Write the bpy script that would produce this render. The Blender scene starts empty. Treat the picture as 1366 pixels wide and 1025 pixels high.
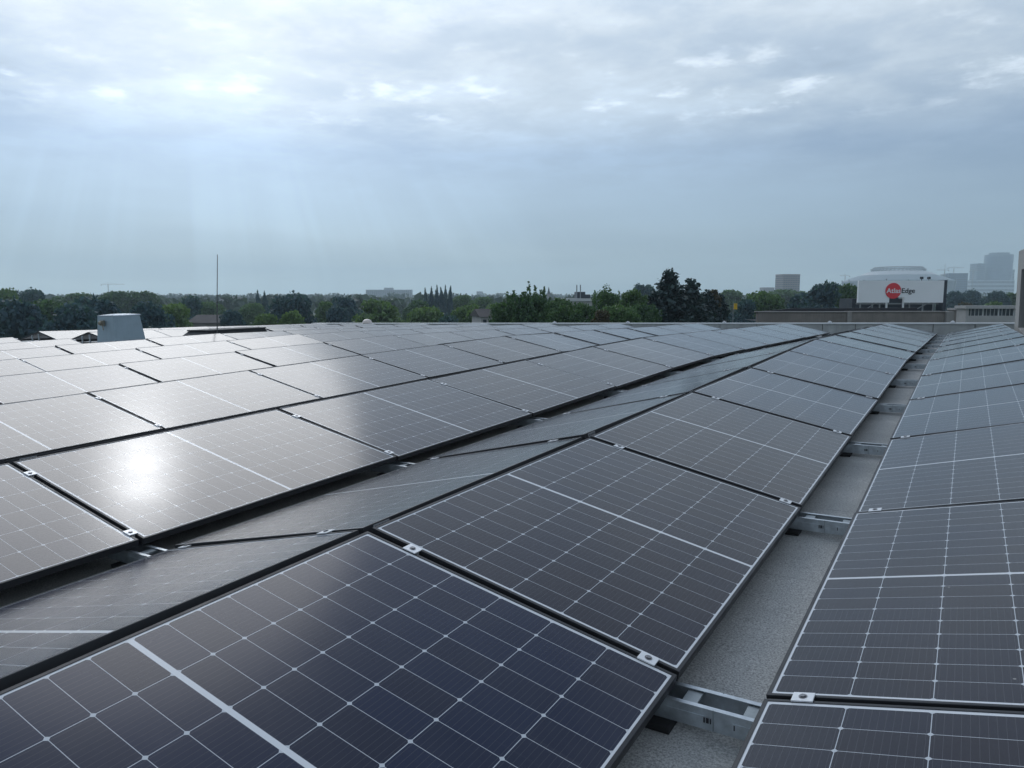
import bpy, bmesh, math, random
import numpy as np
from mathutils import Matrix, Vector
random.seed(7)
rng = np.random.default_rng(11)
S = bpy.context.scene
COL = S.collection
PI = math.pi

# ------------------------------------------------------------------ camera, world, sun, exposure
HC = 11.0                                   # camera height above the street
YAW, PITCH = 0.55187, -0.11799
LENS_PX = 991.2 / 1366.0
cam = bpy.data.cameras.new('camera')
cam.sensor_width = 36.0
cam.lens = 36.0 * LENS_PX
cam.clip_start, cam.clip_end = 0.05, 20000
cam_o = bpy.data.objects.new('camera', cam)
COL.objects.link(cam_o)
cam_o.location = (0, 0, HC)
cam_o.rotation_euler = (PI / 2 + PITCH, 0, YAW)
S.camera = cam_o
S.view_settings.view_transform = 'Standard'
S.view_settings.look = 'None'
S.view_settings.exposure = 0
S.view_settings.gamma = 1
S.cycles.max_bounces = 8
S.cycles.diffuse_bounces = 3
S.cycles.glossy_bounces = 4
S.cycles.transmission_bounces = 4
S.cycles.volume_bounces = 2
S.cycles.use_denoising = True

SUN_AZ, SUN_EL = math.radians(-54.5), math.radians(33.2)
SUN_DIR = Vector((math.sin(SUN_AZ) * math.cos(SUN_EL), math.cos(SUN_AZ) * math.cos(SUN_EL), math.sin(SUN_EL)))


class NT:
    """tiny helper for node graphs"""
    def __init__(self, nt):
        self.nt = nt
        nt.nodes.clear()

    def n(self, typ, **kw):
        nd = self.nt.nodes.new(typ)
        for k, v in kw.items():
            setattr(nd, k, v)
        return nd

    def l(self, a, b):
        self.nt.links.new(a, b)

    def put(self, sock, v):
        if hasattr(v, 'is_output') or isinstance(v, bpy.types.NodeSocket):
            self.l(v, sock)
        else:
            sock.default_value = v

    def m(self, op, a, b=None, c=None, clamp=False):
        nd = self.n('ShaderNodeMath', operation=op)
        nd.use_clamp = clamp
        self.put(nd.inputs[0], a)
        if b is not None:
            self.put(nd.inputs[1], b)
        if c is not None:
            self.put(nd.inputs[2], c)
        return nd.outputs[0]

    def vm(self, op, a, b=None):
        nd = self.n('ShaderNodeVectorMath', operation=op)
        self.put(nd.inputs[0], a)
        if b is not None:
            self.put(nd.inputs[1], b)
        return nd.outputs['Value'] if op in ('DOT_PRODUCT', 'LENGTH') else nd.outputs[0]

    def mix(self, fac, a, b, blend='MIX'):
        nd = self.n('ShaderNodeMix', data_type='RGBA', blend_type=blend)
        self.put(nd.inputs[0], fac)
        self.put(nd.inputs[6], a)
        self.put(nd.inputs[7], b)
        return nd.outputs[2]

    def ramp(self, fac, pts, interp='LINEAR'):
        nd = self.n('ShaderNodeValToRGB')
        cr = nd.color_ramp
        cr.interpolation = interp
        while len(cr.elements) < len(pts):
            cr.elements.new(0.5)
        for e, (p, c) in zip(cr.elements, pts):
            e.position = p
            e.color = c if len(c) == 4 else (*c, 1)
        self.put(nd.inputs[0], fac)
        return nd.outputs[0]

    def noise(self, vec, scale, detail=4, rough=0.55, dist=0.0, dim='3D'):
        nd = self.n('ShaderNodeTexNoise', noise_dimensions=dim)
        if dim == '1D':
            self.put(nd.inputs['W'], vec)
        else:
            self.put(nd.inputs['Vector'], vec)
        nd.inputs['Scale'].default_value = scale
        nd.inputs['Detail'].default_value = detail
        nd.inputs['Roughness'].default_value = rough
        nd.inputs['Distortion'].default_value = dist
        return nd.outputs[0]

    def comb(self, x, y, z):
        nd = self.n('ShaderNodeCombineXYZ')
        for s, v in zip(nd.inputs, (x, y, z)):
            self.put(s, v)
        return nd.outputs[0]

    def maprange(self, v, a, b, c, d, smooth=True):
        nd = self.n('ShaderNodeMapRange')
        nd.interpolation_type = 'SMOOTHSTEP' if smooth else 'LINEAR'
        self.put(nd.inputs[0], v)
        for i, q in zip((1, 2, 3, 4), (a, b, c, d)):
            nd.inputs[i].default_value = q
        return nd.outputs[0]


def build_world():
    w = bpy.data.worlds.new('World')
    S.world = w
    w.use_nodes = True
    g = NT(w.node_tree)
    out = g.n('ShaderNodeOutputWorld')
    bg = g.n('ShaderNodeBackground')
    bg.inputs['Strength'].default_value = 0.1
    g.l(bg.outputs[0], out.inputs[0])
    sky = g.n('ShaderNodeTexSky', sky_type='NISHITA')
    sky.sun_disc = False
    sky.sun_elevation = SUN_EL
    sky.sun_rotation = SUN_AZ
    sky.air_density, sky.dust_density = 1.2, 2.0
    tc = g.n('ShaderNodeTexCoord')
    d = g.vm('NORMALIZE', tc.outputs['Generated'])
    sp = g.n('ShaderNodeSeparateXYZ')
    g.l(d, sp.inputs[0])
    X, Y, Z = sp.outputs
    zc = g.m('MAXIMUM', Z, 0.0)
    # cloud deck: the direction is projected on a level layer
    inv = g.m('DIVIDE', 1.0, g.m('ADD', zc, 0.10))
    cp = g.comb(g.m('MULTIPLY', X, inv), g.m('MULTIPLY', Y, inv), 0.0)
    n1 = g.noise(cp, 0.9, 5, 0.52, 0.1)
    n2 = g.noise(g.vm('ADD', cp, (7.3, 2.1, 0.4)), 3.2, 7, 0.62, 0.1)
    n3 = g.noise(g.vm('ADD', cp, (3.3, 9.1, 1.4)), 0.40, 3, 0.5, 0.2)
    n4 = g.noise(g.vm('ADD', cp, (1.7, 4.4, 2.2)), 4.6, 4, 0.55, 0.1)
    # even cloud colour by elevation (dir z)
    col = g.ramp(zc, [(0.0, (.44, .595, .67)), (0.045, (.405, .555, .655)), (0.10, (.375, .525, .675)),
                      (0.18, (.380, .520, .705)), (0.235, (.58, .70, .83)), (0.34, (.69, .79, .89)),
                      (0.52, (.58, .66, .77)), (0.70, (.42, .51, .66)), (1.0, (.50, .58, .70))])
    sd = g.vm('DOT_PRODUCT', d, tuple(SUN_DIR))
    sdc = g.m('MAXIMUM', sd, 0.0)
    glow_w = g.m('MULTIPLY', g.m('POWER', sdc, 6.0), g.maprange(zc, 0.30, 0.46, 0.16, 1.0))
    glow_n = g.m('POWER', sdc, 60.0)
    glow_c = g.m('POWER', sdc, 1900.0)
    # patches: brighter and darker lumps, fading out in the haze near the horizon
    up = g.maprange(zc, 0.09, 0.24, 0.0, 1.0)
    p1 = g.maprange(n1, 0.34, 0.68, -0.12, 0.14)
    p2 = g.maprange(n2, 0.34, 0.70, -0.10, 0.13)
    p3 = g.maprange(n3, 0.35, 0.65, -0.06, 0.07)
    patch = g.m('ADD', 1.0, g.m('ADD', g.m('MULTIPLY', g.m('ADD', p1, p2), up), p3))
    # thin gaps where the light breaks through, a band some 14 degrees up
    band = g.m('MULTIPLY', g.maprange(zc, 0.195, 0.235, 0.0, 1.0), g.maprange(zc, 0.25, 0.33, 1.0, 0.30))
    gap = g.m('MULTIPLY', g.maprange(g.m('ADD', g.m('MULTIPLY', n4, 0.55), g.m('MULTIPLY', n2, 0.45)), 0.52, 0.64, 0.0, 1.0), band)
    # faint shafts fanning out from the sun
    e1 = SUN_DIR.cross(Vector((0, 0, 1))).normalized()
    e2 = e1.cross(SUN_DIR).normalized()
    ang = g.m('ARCTAN2', g.vm('DOT_PRODUCT', d, tuple(e1)), g.vm('DOT_PRODUCT', d, tuple(-e2)))
    sh = g.noise(ang, 6.5, 3, 0.6, 0.0, '1D')
    shaft = g.m('MULTIPLY', g.maprange(sh, 0.40, 0.66, -0.30, 1.0), g.m('MULTIPLY', g.maprange(zc, 0.04, 0.22, 1.0, 0.0), g.m('POWER', sdc, 9.0)))
    fac = g.m('ADD', patch, g.m('MULTIPLY', shaft, 0.34))
    fac = g.m('ADD', fac, g.m('MULTIPLY', glow_w, 0.95))
    # away from the sun the deck is a little darker
    away = g.maprange(sd, -0.2, 0.70, 0.85, 1.0)
    hz = g.m('DIVIDE', g.m('ADD', g.m('MULTIPLY', X, math.sin(SUN_AZ)), g.m('MULTIPLY', Y, math.cos(SUN_AZ))),
             g.m('SQRT', g.m('ADD', g.m('MULTIPLY', X, X), g.m('ADD', g.m('MULTIPLY', Y, Y), 0.0004))))
    side = g.ramp(g.maprange(hz, 0.0, 1.0, 0.0, 1.0, False), [(0.0, (.84,) * 3), (0.62, (.86,) * 3), (0.90, (.99,) * 3), (1.0, (1.27,) * 3)])
    lowmix = g.maprange(zc, 0.14, 0.34, 1.0, 0.20)
    side = g.m('ADD', 1.0, g.m('MULTIPLY', g.m('SUBTRACT', side, 1.0), lowmix))
    fac = g.m('MULTIPLY', fac, g.m('MULTIPLY', away, side))
    v = g.n('ShaderNodeVectorMath', operation='SCALE')
    # the darker the cloud, the bluer
    blue = g.mix(g.maprange(patch, 0.78, 1.05, 0.85, 0.0), col, g.mix(1.0, col, (.93, 1.0, 1.09, 1), 'MULTIPLY'))
    g.l(blue, v.inputs[0])
    g.l(fac, v.inputs['Scale'])
    c1 = v.outputs[0]
    add = g.m('ADD', g.m('MULTIPLY', gap, 0.26), g.m('ADD', g.m('MULTIPLY', glow_n, 0.5), g.m('MULTIPLY', glow_c, 21.0)))
    warm = g.n('ShaderNodeVectorMath', operation='SCALE')
    warm.inputs[0].default_value = (0.985, 1.0, 1.015)
    g.l(add, warm.inputs['Scale'])
    c2 = g.vm('ADD', c1, warm.outputs[0])
    ten = g.n('ShaderNodeVectorMath', operation='SCALE')
    g.l(c2, ten.inputs[0])
    ten.inputs['Scale'].default_value = 10.0
    final = g.mix(0.93, sky.outputs[0], ten.outputs[0])
    g.l(final, bg.inputs['Color'])
    return w


build_world()
sun = bpy.data.lights.new('sun', 'SUN')
sun.energy = 0.5
sun.angle = math.radians(30.0)
sun.color = (1.0, 0.98, 0.955)
sun_o = bpy.data.objects.new('sun', sun)
COL.objects.link(sun_o)
sun_o.rotation_euler = (-SUN_DIR).to_track_quat('-Z', 'Y').to_euler()
sun_o.location = (-60, 40, 60)

# ------------------------------------------------------------------ the roof's own frame (it falls a little) -> world
RC = Vector((1.73626, -1.82996, 0.81282))                     # camera seen from the roof frame
MR = Matrix(((0.99981323, -0.00398019, -0.01891219), (0.00348289, 0.99964919, -0.02625565), (0.01901006, 0.02618488, 0.99947635)))
TROOF = Matrix.Translation((0, 0, HC)) @ MR.to_4x4() @ Matrix.Translation(-RC)
W, LP, GAP = 1.115, 1.722, 0.0201
TH, RG, VG = 0.21975, 0.0427, 0.2273
L = LP + GAP
PER = 2 * W * math.cos(TH) + RG + VG
ZE = -W * math.sin(TH)                                        # eave, under the ridge line
ZD = ZE - 0.125                                               # roof membrane


def bend(y):
    return -0.03705 * 0.5 * math.log1p(math.exp(min(50, (y - 8.639) / 0.5)))


def slope(y):
    return (bend(y + .05) - bend(y - .05)) / 0.1


def roofpt(x, y, z):
    return TROOF @ Vector((x, y, z + bend(y)))


CF = Vector((-math.sin(YAW) * math.cos(PITCH), math.cos(YAW) * math.cos(PITCH), math.sin(PITCH)))
CR = Vector((math.cos(YAW), math.sin(YAW), 0))
CU = CR.cross(CF)
FH = Vector((-math.sin(YAW), math.cos(YAW), 0))


def project(p):
    d = p - Vector((0, 0, HC))
    z = d.dot(CF)
    if z < 0.05:
        return None
    return 683 + 991.2 * d.dot(CR) / z, 512.5 - 991.2 * d.dot(CU) / z


def at(px, py, dist):
    """the point of the place seen at this spot of the photo, DIST metres off along the view"""
    d = CF + CR * ((px - 683) / 991.2) - CU * ((py - 512.5) / 991.2)
    return Vector((0, 0, HC)) + d * dist


# ------------------------------------------------------------------ materials
def mat(name):
    m = bpy.data.materials.new(name)
    m.use_nodes = True
    g = NT(m.node_tree)
    out = g.n('ShaderNodeOutputMaterial')
    b = g.n('ShaderNodeBsdfPrincipled')
    g.l(b.outputs[0], out.inputs[0])
    return m, g, b


def plain(name, col, rough=0.6, metal=0.0, var=0.15, scale=6.0, bump=0.0, spec=0.5, streak=0.0):
    m, g, b = mat(name)
    tc = g.n('ShaderNodeTexCoord').outputs['Object']
    n = g.noise(tc, scale, 6, 0.6)
    lo = tuple(c * (1 - var) for c in col)
    hi = tuple(min(1, c * (1 + var)) for c in col)
    c = g.ramp(n, [(0.3, lo), (0.7, hi)])
    if streak:
        mp = g.n('ShaderNodeMapping')
        g.l(tc, mp.inputs[0])
        mp.inputs['Scale'].default_value = (5, 5, 0.35)
        s = g.noise(mp.outputs[0], 2.2, 5, 0.6)
        c = g.mix(g.maprange(s, 0.45, 0.75, 0, streak), c, tuple(q * 0.45 for q in col) + (1,))
    g.l(c, b.inputs['Base Color'])
    b.inputs['Roughness'].default_value = rough
    b.inputs['Metallic'].default_value = metal
    b.inputs['Specular IOR Level'].default_value = spec
    g.l(g.maprange(n, 0.3, 0.7, max(0.02, rough - 0.08), min(1, rough + 0.08)), b.inputs['Roughness'])
    if bump:
        bp = g.n('ShaderNodeBump')
        bp.inputs['Strength'].default_value = bump
        bp.inputs['Distance'].default_value = 0.01
        g.l(g.noise(tc, scale * 6, 5, 0.6), bp.inputs['Height'])
        g.l(bp.outputs[0], b.inputs['Normal'])
    return m


def glass_material():
    """solar laminate: half-cut cells, wires, white backsheet lines under fine textured glass"""
    m, g, b = mat('solar_glass')
    tc = g.n('ShaderNodeTexCoord').outputs['Object']
    oin = g.n('ShaderNodeObjectInfo')
    oi = oin.outputs['Random']
    tint = g.n('ShaderNodeSeparateColor')
    g.l(oin.outputs['Color'], tint.inputs[0])
    sp = g.n('ShaderNodeSeparateXYZ')
    g.l(tc, sp.inputs[0])
    X, Y = sp.outputs[0], sp.outputs[1]               # X down the slope, Y along the row
    WI, LI = W - 0.024, LP - 0.024
    mx, my, bar = 0.0055, 0.010, 0.0138
    pv = (WI - 2 * mx) / 6.0
    pu = (LI / 2 - my - bar / 2) / 9.0
    v = g.m('ADD', X, WI / 2 - mx)
    vi = g.m('DIVIDE', v, pv)
    vf = g.m('FRACT', vi)
    dv = g.m('MULTIPLY', g.m('MINIMUM', vf, g.m('SUBTRACT', 1.0, vf)), pv)
    ay = g.m('ABSOLUTE', Y)
    u = g.m('SUBTRACT', ay, bar / 2)
    ui = g.m('DIVIDE', u, pu)
    uf = g.m('FRACT', ui)
    du = g.m('MULTIPLY', g.m('MINIMUM', uf, g.m('SUBTRACT', 1.0, uf)), pu)
    line = g.m('MAXIMUM', g.m('LESS_THAN', dv, 0.00095), g.m('LESS_THAN', du, 0.00078))
    cham = g.m('LESS_THAN', g.m('ADD', du, dv), 0.0078)
    edge = g.m('MAXIMUM', g.m('GREATER_THAN', g.m('ABSOLUTE', X), WI / 2 - mx), g.m('GREATER_THAN', ay, LI / 2 - my))
    mid = g.m('LESS_THAN', ay, bar / 2)
    thin = g.m('MAXIMUM', line, cham)
    white = g.m('MAXIMUM', edge, mid)
    # wires along the row, ten to a cell
    wf = g.m('FRACT', g.m('MULTIPLY', vf, 11.0))
    wire = g.m('LESS_THAN', g.m('ABSOLUTE', g.m('SUBTRACT', wf, 0.5)), 0.035)
    # cell by cell tint
    wn = g.n('ShaderNodeTexWhiteNoise', noise_dimensions='3D')
    sgn = g.m('MULTIPLY', g.m('SIGN', Y), g.m('ADD', g.m('FLOOR', ui), 1.0))
    g.l(g.comb(g.m('FLOOR', vi), sgn, g.m('MULTIPLY', oi, 91.0)), wn.inputs['Vector'])
    cell = g.ramp(g.m('ADD', g.m('MULTIPLY', wn.outputs['Value'], 0.28), g.m('MULTIPLY', tint.outputs[0], 0.72)),
                  [(0.0, (.0025, .0085, .0340)), (0.45, (.0055, .0070, .0190)), (1.0, (.0125, .0070, .0110))])
    dirt = g.noise(g.vm('ADD', tc, g.comb(g.m('MULTIPLY', oi, 53.0), 0.0, 0.0)), 3.2, 6, 0.65)
    c = g.mix(g.m('MULTIPLY', wire, 0.75), cell, (.050, .052, .064, 1))
    c = g.mix(thin, c, (.46, .49, .52, 1))
    c = g.mix(white, c, (.60, .62, .64, 1))
    # a thin film of dust, thicker along the low edge
    film = g.m('ADD', g.maprange(dirt, 0.35, 0.75, 0.0, 0.014), g.m('MULTIPLY', g.maprange(X, W * .30, W * .5, 0.0, 0.025), dirt))
    film = g.m('MULTIPLY', film, g.m('ADD', 0.5, g.m('MULTIPLY', oi, 1.1)))
    c = g.mix(film, c, (.36, .35, .32, 1))
    spk = g.n('ShaderNodeTexVoronoi', feature='F1')
    g.l(g.vm('ADD', tc, g.comb(g.m('MULTIPLY', oi, 37.0), 0.0, 0.0)), spk.inputs['Vector'])
    spk.inputs['Scale'].default_value = 9.0
    sel = g.m('GREATER_THAN', g.noise(g.vm('ADD', tc, g.comb(g.m('MULTIPLY', oi, 17.0), 3.0, 0.0)), 2.1, 2), 0.60)
    speck = g.m('MULTIPLY', g.m('LESS_THAN', spk.outputs['Distance'], 0.035), sel)
    # dried runs down the slope and the odd bird dropping
    mp = g.n('ShaderNodeMapping')
    g.l(g.vm('ADD', tc, g.comb(g.m('MULTIPLY', oi, 29.0), g.m('MULTIPLY', oi, 13.0), 0.0)), mp.inputs[0])
    mp.inputs['Scale'].default_value = (0.9, 16.0, 1.0)
    runs = g.maprange(g.noise(mp.outputs[0], 1.6, 5, 0.65), 0.58, 0.80, 0.0, 0.030)
    c = g.mix(runs, c, (.40, .39, .36, 1))
    bd = g.n('ShaderNodeTexVoronoi', feature='F1')
    g.l(g.vm('ADD', g.vm('ADD', tc, g.comb(g.m('MULTIPLY', oi, 61.0), 5.0, 0.0)), g.comb(g.m('MULTIPLY', g.noise(tc, 60.0, 3), 0.02), 0.0, 0.0)), bd.inputs['Vector'])
    bd.inputs['Scale'].default_value = 1.15
    drop = g.m('MULTIPLY', g.m('LESS_THAN', bd.outputs['Distance'], 0.0115), g.m('GREATER_THAN', oi, 0.55))
    c = g.mix(g.m('MULTIPLY', drop, 0.75), c, (.62, .61, .56, 1))
    c = g.mix(g.m('MULTIPLY', speck, 0.55), c, (.40, .39, .36, 1))
    g.l(c, b.inputs['Base Color'])
    g.l(g.m('ADD', g.maprange(dirt, 0.3, 0.75, 0.14, 0.165), g.m('MULTIPLY', oi, 0.03)), b.inputs['Roughness'])
    b.inputs['IOR'].default_value = 1.33
    bp = g.n('ShaderNodeBump')
    bp.inputs['Strength'].default_value = 0.015
    bp.inputs['Distance'].default_value = 0.003
    wav = g.noise(g.vm('ADD', tc, g.comb(g.m('MULTIPLY', oi, 71.0), 0.0, 0.0)), 1.6, 2, 0.5)
    g.l(wav, bp.inputs['Height'])
    g.l(bp.outputs[0], b.inputs['Normal'])
    return m


def membrane_material():
    m, g, b = mat('mineral_felt')
    tc = g.n('ShaderNodeTexCoord').outputs['Object']
    n1 = g.noise(tc, 170.0, 3, 0.75)
    n2 = g.noise(tc, 1.3, 5, 0.6)
    n3 = g.noise(tc, 60.0, 4, 0.7)
    c = g.ramp(n1, [(0.32, (.19, .19, .182)), (0.5, (.40, .40, .385)), (0.68, (.66, .66, .63))])
    c = g.mix(g.maprange(n2, 0.38, 0.68, 0.0, 0.40), c, (.16, .18, .18, 1))
    c = g.mix(g.maprange(n3, 0.60, 0.75, 0.0, 0.5), c, (.34, .35, .33, 1))
    # welded laps across the sheets
    sp = g.n('ShaderNodeSeparateXYZ')
    g.l(tc, sp.inputs[0])
    f = g.m('FRACT', g.m('DIVIDE', sp.outputs[1], 1.0))
    lap = g.m('LESS_THAN', f, 0.010)
    c = g.mix(g.m('MULTIPLY', lap, 0.18), c, (.06, .065, .065, 1))
    g.l(c, b.inputs['Base Color'])
    b.inputs['Roughness'].default_value = 0.9
    bp = g.n('ShaderNodeBump')
    bp.inputs['Strength'].default_value = 0.5
    bp.inputs['Distance'].default_value = 0.004
    g.l(n1, bp.inputs['Height'])
    g.l(bp.outputs[0], b.inputs['Normal'])
    return m


def foliage_material(name, a, b_, c_, trans=0.25):
    m, g, b = mat(name)
    geo = g.n('ShaderNodeNewGeometry')
    oi = g.n('ShaderNodeObjectInfo').outputs['Random']
    tc = g.n('ShaderNodeTexCoord').outputs['Object']
    wn = geo.outputs['Random Per Island']
    n = g.noise(tc, 3.5, 3, 0.6)
    f = g.m('ADD', g.m('MULTIPLY', n, 0.75), g.m('ADD', g.m('MULTIPLY', wn, 0.40), g.m('MULTIPLY', g.m('SUBTRACT', oi, 0.5), 0.30)))
    c = g.ramp(f, [(0.30, a), (0.55, b_), (0.85, c_)])
    g.l(c, b.inputs['Base Color'])
    b.inputs['Roughness'].default_value = 0.55
    b.inputs['Specular IOR Level'].default_value = 0.3
    tr = g.n('ShaderNodeBsdfTranslucent')
    g.l(g.mix(1.0, c, (1.0, 1.15, 0.45, 1), 'MULTIPLY'), tr.inputs[0])
    ms = g.n('ShaderNodeMixShader')
    ms.inputs[0].default_value = trans
    g.l(b.outputs[0], ms.inputs[1])
    g.l(tr.outputs[0], ms.inputs[2])
    out = [q for q in m.node_tree.nodes if q.type == 'OUTPUT_MATERIAL'][0]
    g.l(ms.outputs[0], out.inputs[0])
    return m


M = {}
M['glass'] = glass_material()
M['frame'] = plain('black_anodised_frame', (.022, .023, .026), 0.50, 0.0, 0.15, 8, 0, 0.35)
M['clamp'] = plain('bright_aluminium', (.68, .69, .70), 0.42, 0.35, 0.06, 30)
M['bolt'] = plain('stainless_bolt', (.20, .20, .21), 0.35, 0.9, 0.1, 60)
M['galv'] = plain('galvanised_steel', (.48, .52, .55), 0.42, 0.75, 0.18, 34)
M['galv_edge'] = plain('galvanised_inner_plate', (.30, .33, .34), 0.5, 0.6, 0.18, 30)
M['rubber'] = plain('black_rubber', (.014, .014, .015), 0.75, 0, 0.2, 20)
M['felt'] = membrane_material()
M['sticker'] = plain('grey_sticker', (.30, .31, .32), 0.45, 0, 0.1, 80)
M['ink'] = plain('sticker_ink', (.03, .03, .035), 0.6, 0, 0.1, 80)
M['concrete'] = plain('parapet_concrete', (.34, .36, .355), 0.85, 0, 0.16, 3.0, 0.25, 0.3, 0.28)
M['coping'] = plain('aluminium_coping', (.52, .55, .56), 0.45, 0.4, 0.08, 5)
M['groove'] = plain('joint_sealant', (.05, .05, .05), 0.8, 0, 0.1, 5)
M['conc_wall'] = plain('pale_concrete', (.34, .34, .325), 0.85, 0, 0.14, 2.4, 0.2, 0.3, 0.35)
M['dark_glass'] = plain('dark_recess_glazing', (.016, .017, .019), 0.12, 0, 0.2, 2)
M['vent_paint'] = plain('grey_blue_painted_metal', (.29, .37, .415), 0.42, 0.15, 0.08, 4, 0, 0.5, 0.18)
M['vent_lid'] = plain('pale_painted_lid', (.40, .47, .52), 0.40, 0.15, 0.08, 4)
M['brass'] = plain('tarnished_fitting', (.30, .27, .21), 0.4, 0.7, 0.2, 30)
M['bitumen'] = plain('black_bitumen', (.014, .016, .019), 0.7, 0, 0.25, 12, 0.3)
M['rod'] = plain('dull_steel_rod', (.10, .10, .10), 0.45, 0.7, 0.1, 20)
M['dome'] = plain('milky_acrylic', (.62, .55, .50), 0.3, 0, 0.06, 10)
M['brown_wall'] = plain('brown_grey_cladding', (.20, .178, .160), 0.85, 0, 0.2, 0.9, 0.2, 0.3, 0.35)
M['brown_edge'] = plain('grey_coping_stone', (.26, .245, .23), 0.8, 0, 0.15, 1.2)
M['dark_roof'] = plain('dark_roofing', (.022, .023, .027), 0.8, 0, 0.25, 0.7)
M['sign_white'] = plain('white_sign_sheet', (.82, .84, .85), 0.5, 0, 0.03, 0.6)
M['sign_red'] = plain('red_sign_paint', (.70, .028, .040), 0.5, 0, 0.03, 2)
M['sign_ink'] = plain('black_sign_paint', (.012, .013, .018), 0.5, 0, 0.03, 2)
M['louvre'] = plain('dark_blue_steel', (.022, .030, .042), 0.5, 0.2, 0.2, 1.2)
M['white_render'] = plain('off_white_render', (.40, .39, .38), 0.8, 0, 0.1, 0.8, 0, 0.3, 0.2)
M['window'] = plain('dark_window_glass', (.035, .045, .055), 0.12, 0, 0.3, 0.8)
M['pale_bldg'] = plain('pale_facade', (.40, .43, .45), 0.7, 0, 0.08, 0.05)
M['blue_bldg'] = plain('blue_glass_facade', (.075, .125, .19), 0.3, 0, 0.15, 0.06)
M['teal_bldg'] = plain('grey_teal_facade', (.15, .20, .235), 0.4, 0, 0.12, 0.05)
M['pink_brick'] = plain('pink_brown_brick', (.20, .135, .120), 0.8, 0, 0.12, 0.15)
M['arena_wall'] = plain('arena_grey_cladding', (.20, .235, .255), 0.6, 0, 0.1, 0.04)
M['arena_roof'] = plain('arena_pale_roof', (.52, .53, .53), 0.5, 0, 0.06, 0.03)
M['steel_far'] = plain('grey_steelwork', (.26, .28, .29), 0.6, 0.3, 0.1, 0.5)
M['crane'] = plain('crane_steel', (.30, .27, .22), 0.6, 0.2, 0.1, 0.5)
M['bark'] = plain('bark', (.07, .058, .046), 0.9, 0, 0.3, 4, 0.4)
M['yellow'] = plain('yellow_paint', (.62, .46, .05), 0.5, 0, 0.05, 3)
M['brown_roof'] = plain('brown_roof_tiles', (.034, .029, .030), 0.85, 0, 0.2, 1.4)
M['ground'] = plain('rough_grassland', (.055, .075, .036), 0.95, 0, 0.35, 0.03)
M['leaf_dark'] = foliage_material('leaf_dark', (0.030, 0.070, 0.096), (0.052, 0.106, 0.135), (0.080, 0.142, 0.150), 0.32)  # bluish haze veil over these trees is painted into the leaf colours
M['leaf_mid'] = foliage_material('leaf_mid', (0.036, 0.080, 0.040), (0.072, 0.140, 0.058), (0.120, 0.195, 0.080), 0.36)
M['leaf_light'] = foliage_material('leaf_light', (0.070, 0.125, 0.050), (0.125, 0.200, 0.078), (0.180, 0.260, 0.105), 0.40)
M['leaf_rust'] = foliage_material('leaf_rust', (0.052, 0.046, 0.026), (0.092, 0.076, 0.042), (0.130, 0.108, 0.060), 0.28)
M['needle'] = foliage_material('needle', (0.010, 0.025, 0.030), (0.020, 0.044, 0.046), (0.036, 0.068, 0.060), 0.12)
M['wood'] = foliage_material('far_wood', (0.021, 0.042, 0.027), (0.039, 0.072, 0.039), (0.072, 0.114, 0.054), 0.18)


# ------------------------------------------------------------------ mesh helpers
def bm_box(bm, c, s, rot=None):
    r = bmesh.ops.create_cube(bm, size=1.0)
    mt = Matrix.Translation(c)
    if rot is not None:
        mt = mt @ rot
    mt = mt @ Matrix.Diagonal((s[0], s[1], s[2], 1))
    bmesh.ops.transform(bm, matrix=mt, verts=r['verts'])
    return r['verts']


def bm_span(bm, x0, x1, y0, y1, z0, z1):
    return bm_box(bm, ((x0 + x1) / 2, (y0 + y1) / 2, (z0 + z1) / 2), (abs(x1 - x0), abs(y1 - y0), abs(z1 - z0)))


def bm_cyl(bm, p0, p1, r0, r1=None, seg=10, caps=True):
    r1 = r0 if r1 is None else r1
    p0, p1 = Vector(p0), Vector(p1)
    d = p1 - p0
    r = bmesh.ops.create_cone(bm, cap_ends=caps, segments=seg, radius1=r0, radius2=r1, depth=d.length)
    q = d.to_track_quat('Z', 'Y').to_matrix().to_4x4()
    bmesh.ops.transform(bm, matrix=Matrix.Translation((p0 + p1) / 2) @ q, verts=r['verts'])
    return r['verts']


def bm_lathe(bm, prof, seg=48, cap=True):
    rings = []
    for r, z in prof:
        rings.append([bm.verts.new((r * math.cos(2 * PI * i / seg), r * math.sin(2 * PI * i / seg), z)) for i in range(seg)])
    for a, b in zip(rings, rings[1:]):
        for i in range(seg):
            bm.faces.new((a[i], a[(i + 1) % seg], b[(i + 1) % seg], b[i]))
    if cap:
        bm.faces.new(rings[-1])
        bm.faces.new(list(reversed(rings[0])))


def to_mesh(name, bm, material, bevel=0.0):
    if bevel:
        es = [e for e in bm.edges if len(e.link_faces) == 2 and e.calc_face_angle(0) > 0.6]
        bmesh.ops.bevel(bm, geom=es, offset=bevel, segments=2, affect='EDGES', profile=0.6)
    bm.normal_update()
    me = bpy.data.meshes.new(name)
    bm.to_mesh(me)
    bm.free()
    me.materials.append(material)
    return me


def obj(name, data, parent=None, matrix=None):
    o = bpy.data.objects.new(name, data)
    COL.objects.link(o)
    if parent is not None:
        o.parent = parent
    if matrix is not None:
        if parent is None:
            o.matrix_world = matrix
        else:
            o.matrix_local = matrix
    return o


def thing(name, label, cat, matrix=None, group=None, data=None):
    o = obj(name, data, None, matrix)
    o['label'] = label
    o['category'] = cat
    if group:
        o['group'] = group
    return o


def structure(o):
    o['kind'] = 'structure'
    return o


def part(name, parent, bm, material, bevel=0.0, loc=None, label=None):
    o = obj(name, to_mesh(name, bm, material, bevel), parent)
    if loc is not None:
        o.location = loc
    if label:
        o['label'] = label
    return o


def smooth(o, ang=0.7):
    for p in o.data.polygons:
        p.use_smooth = True
    return o


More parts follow.
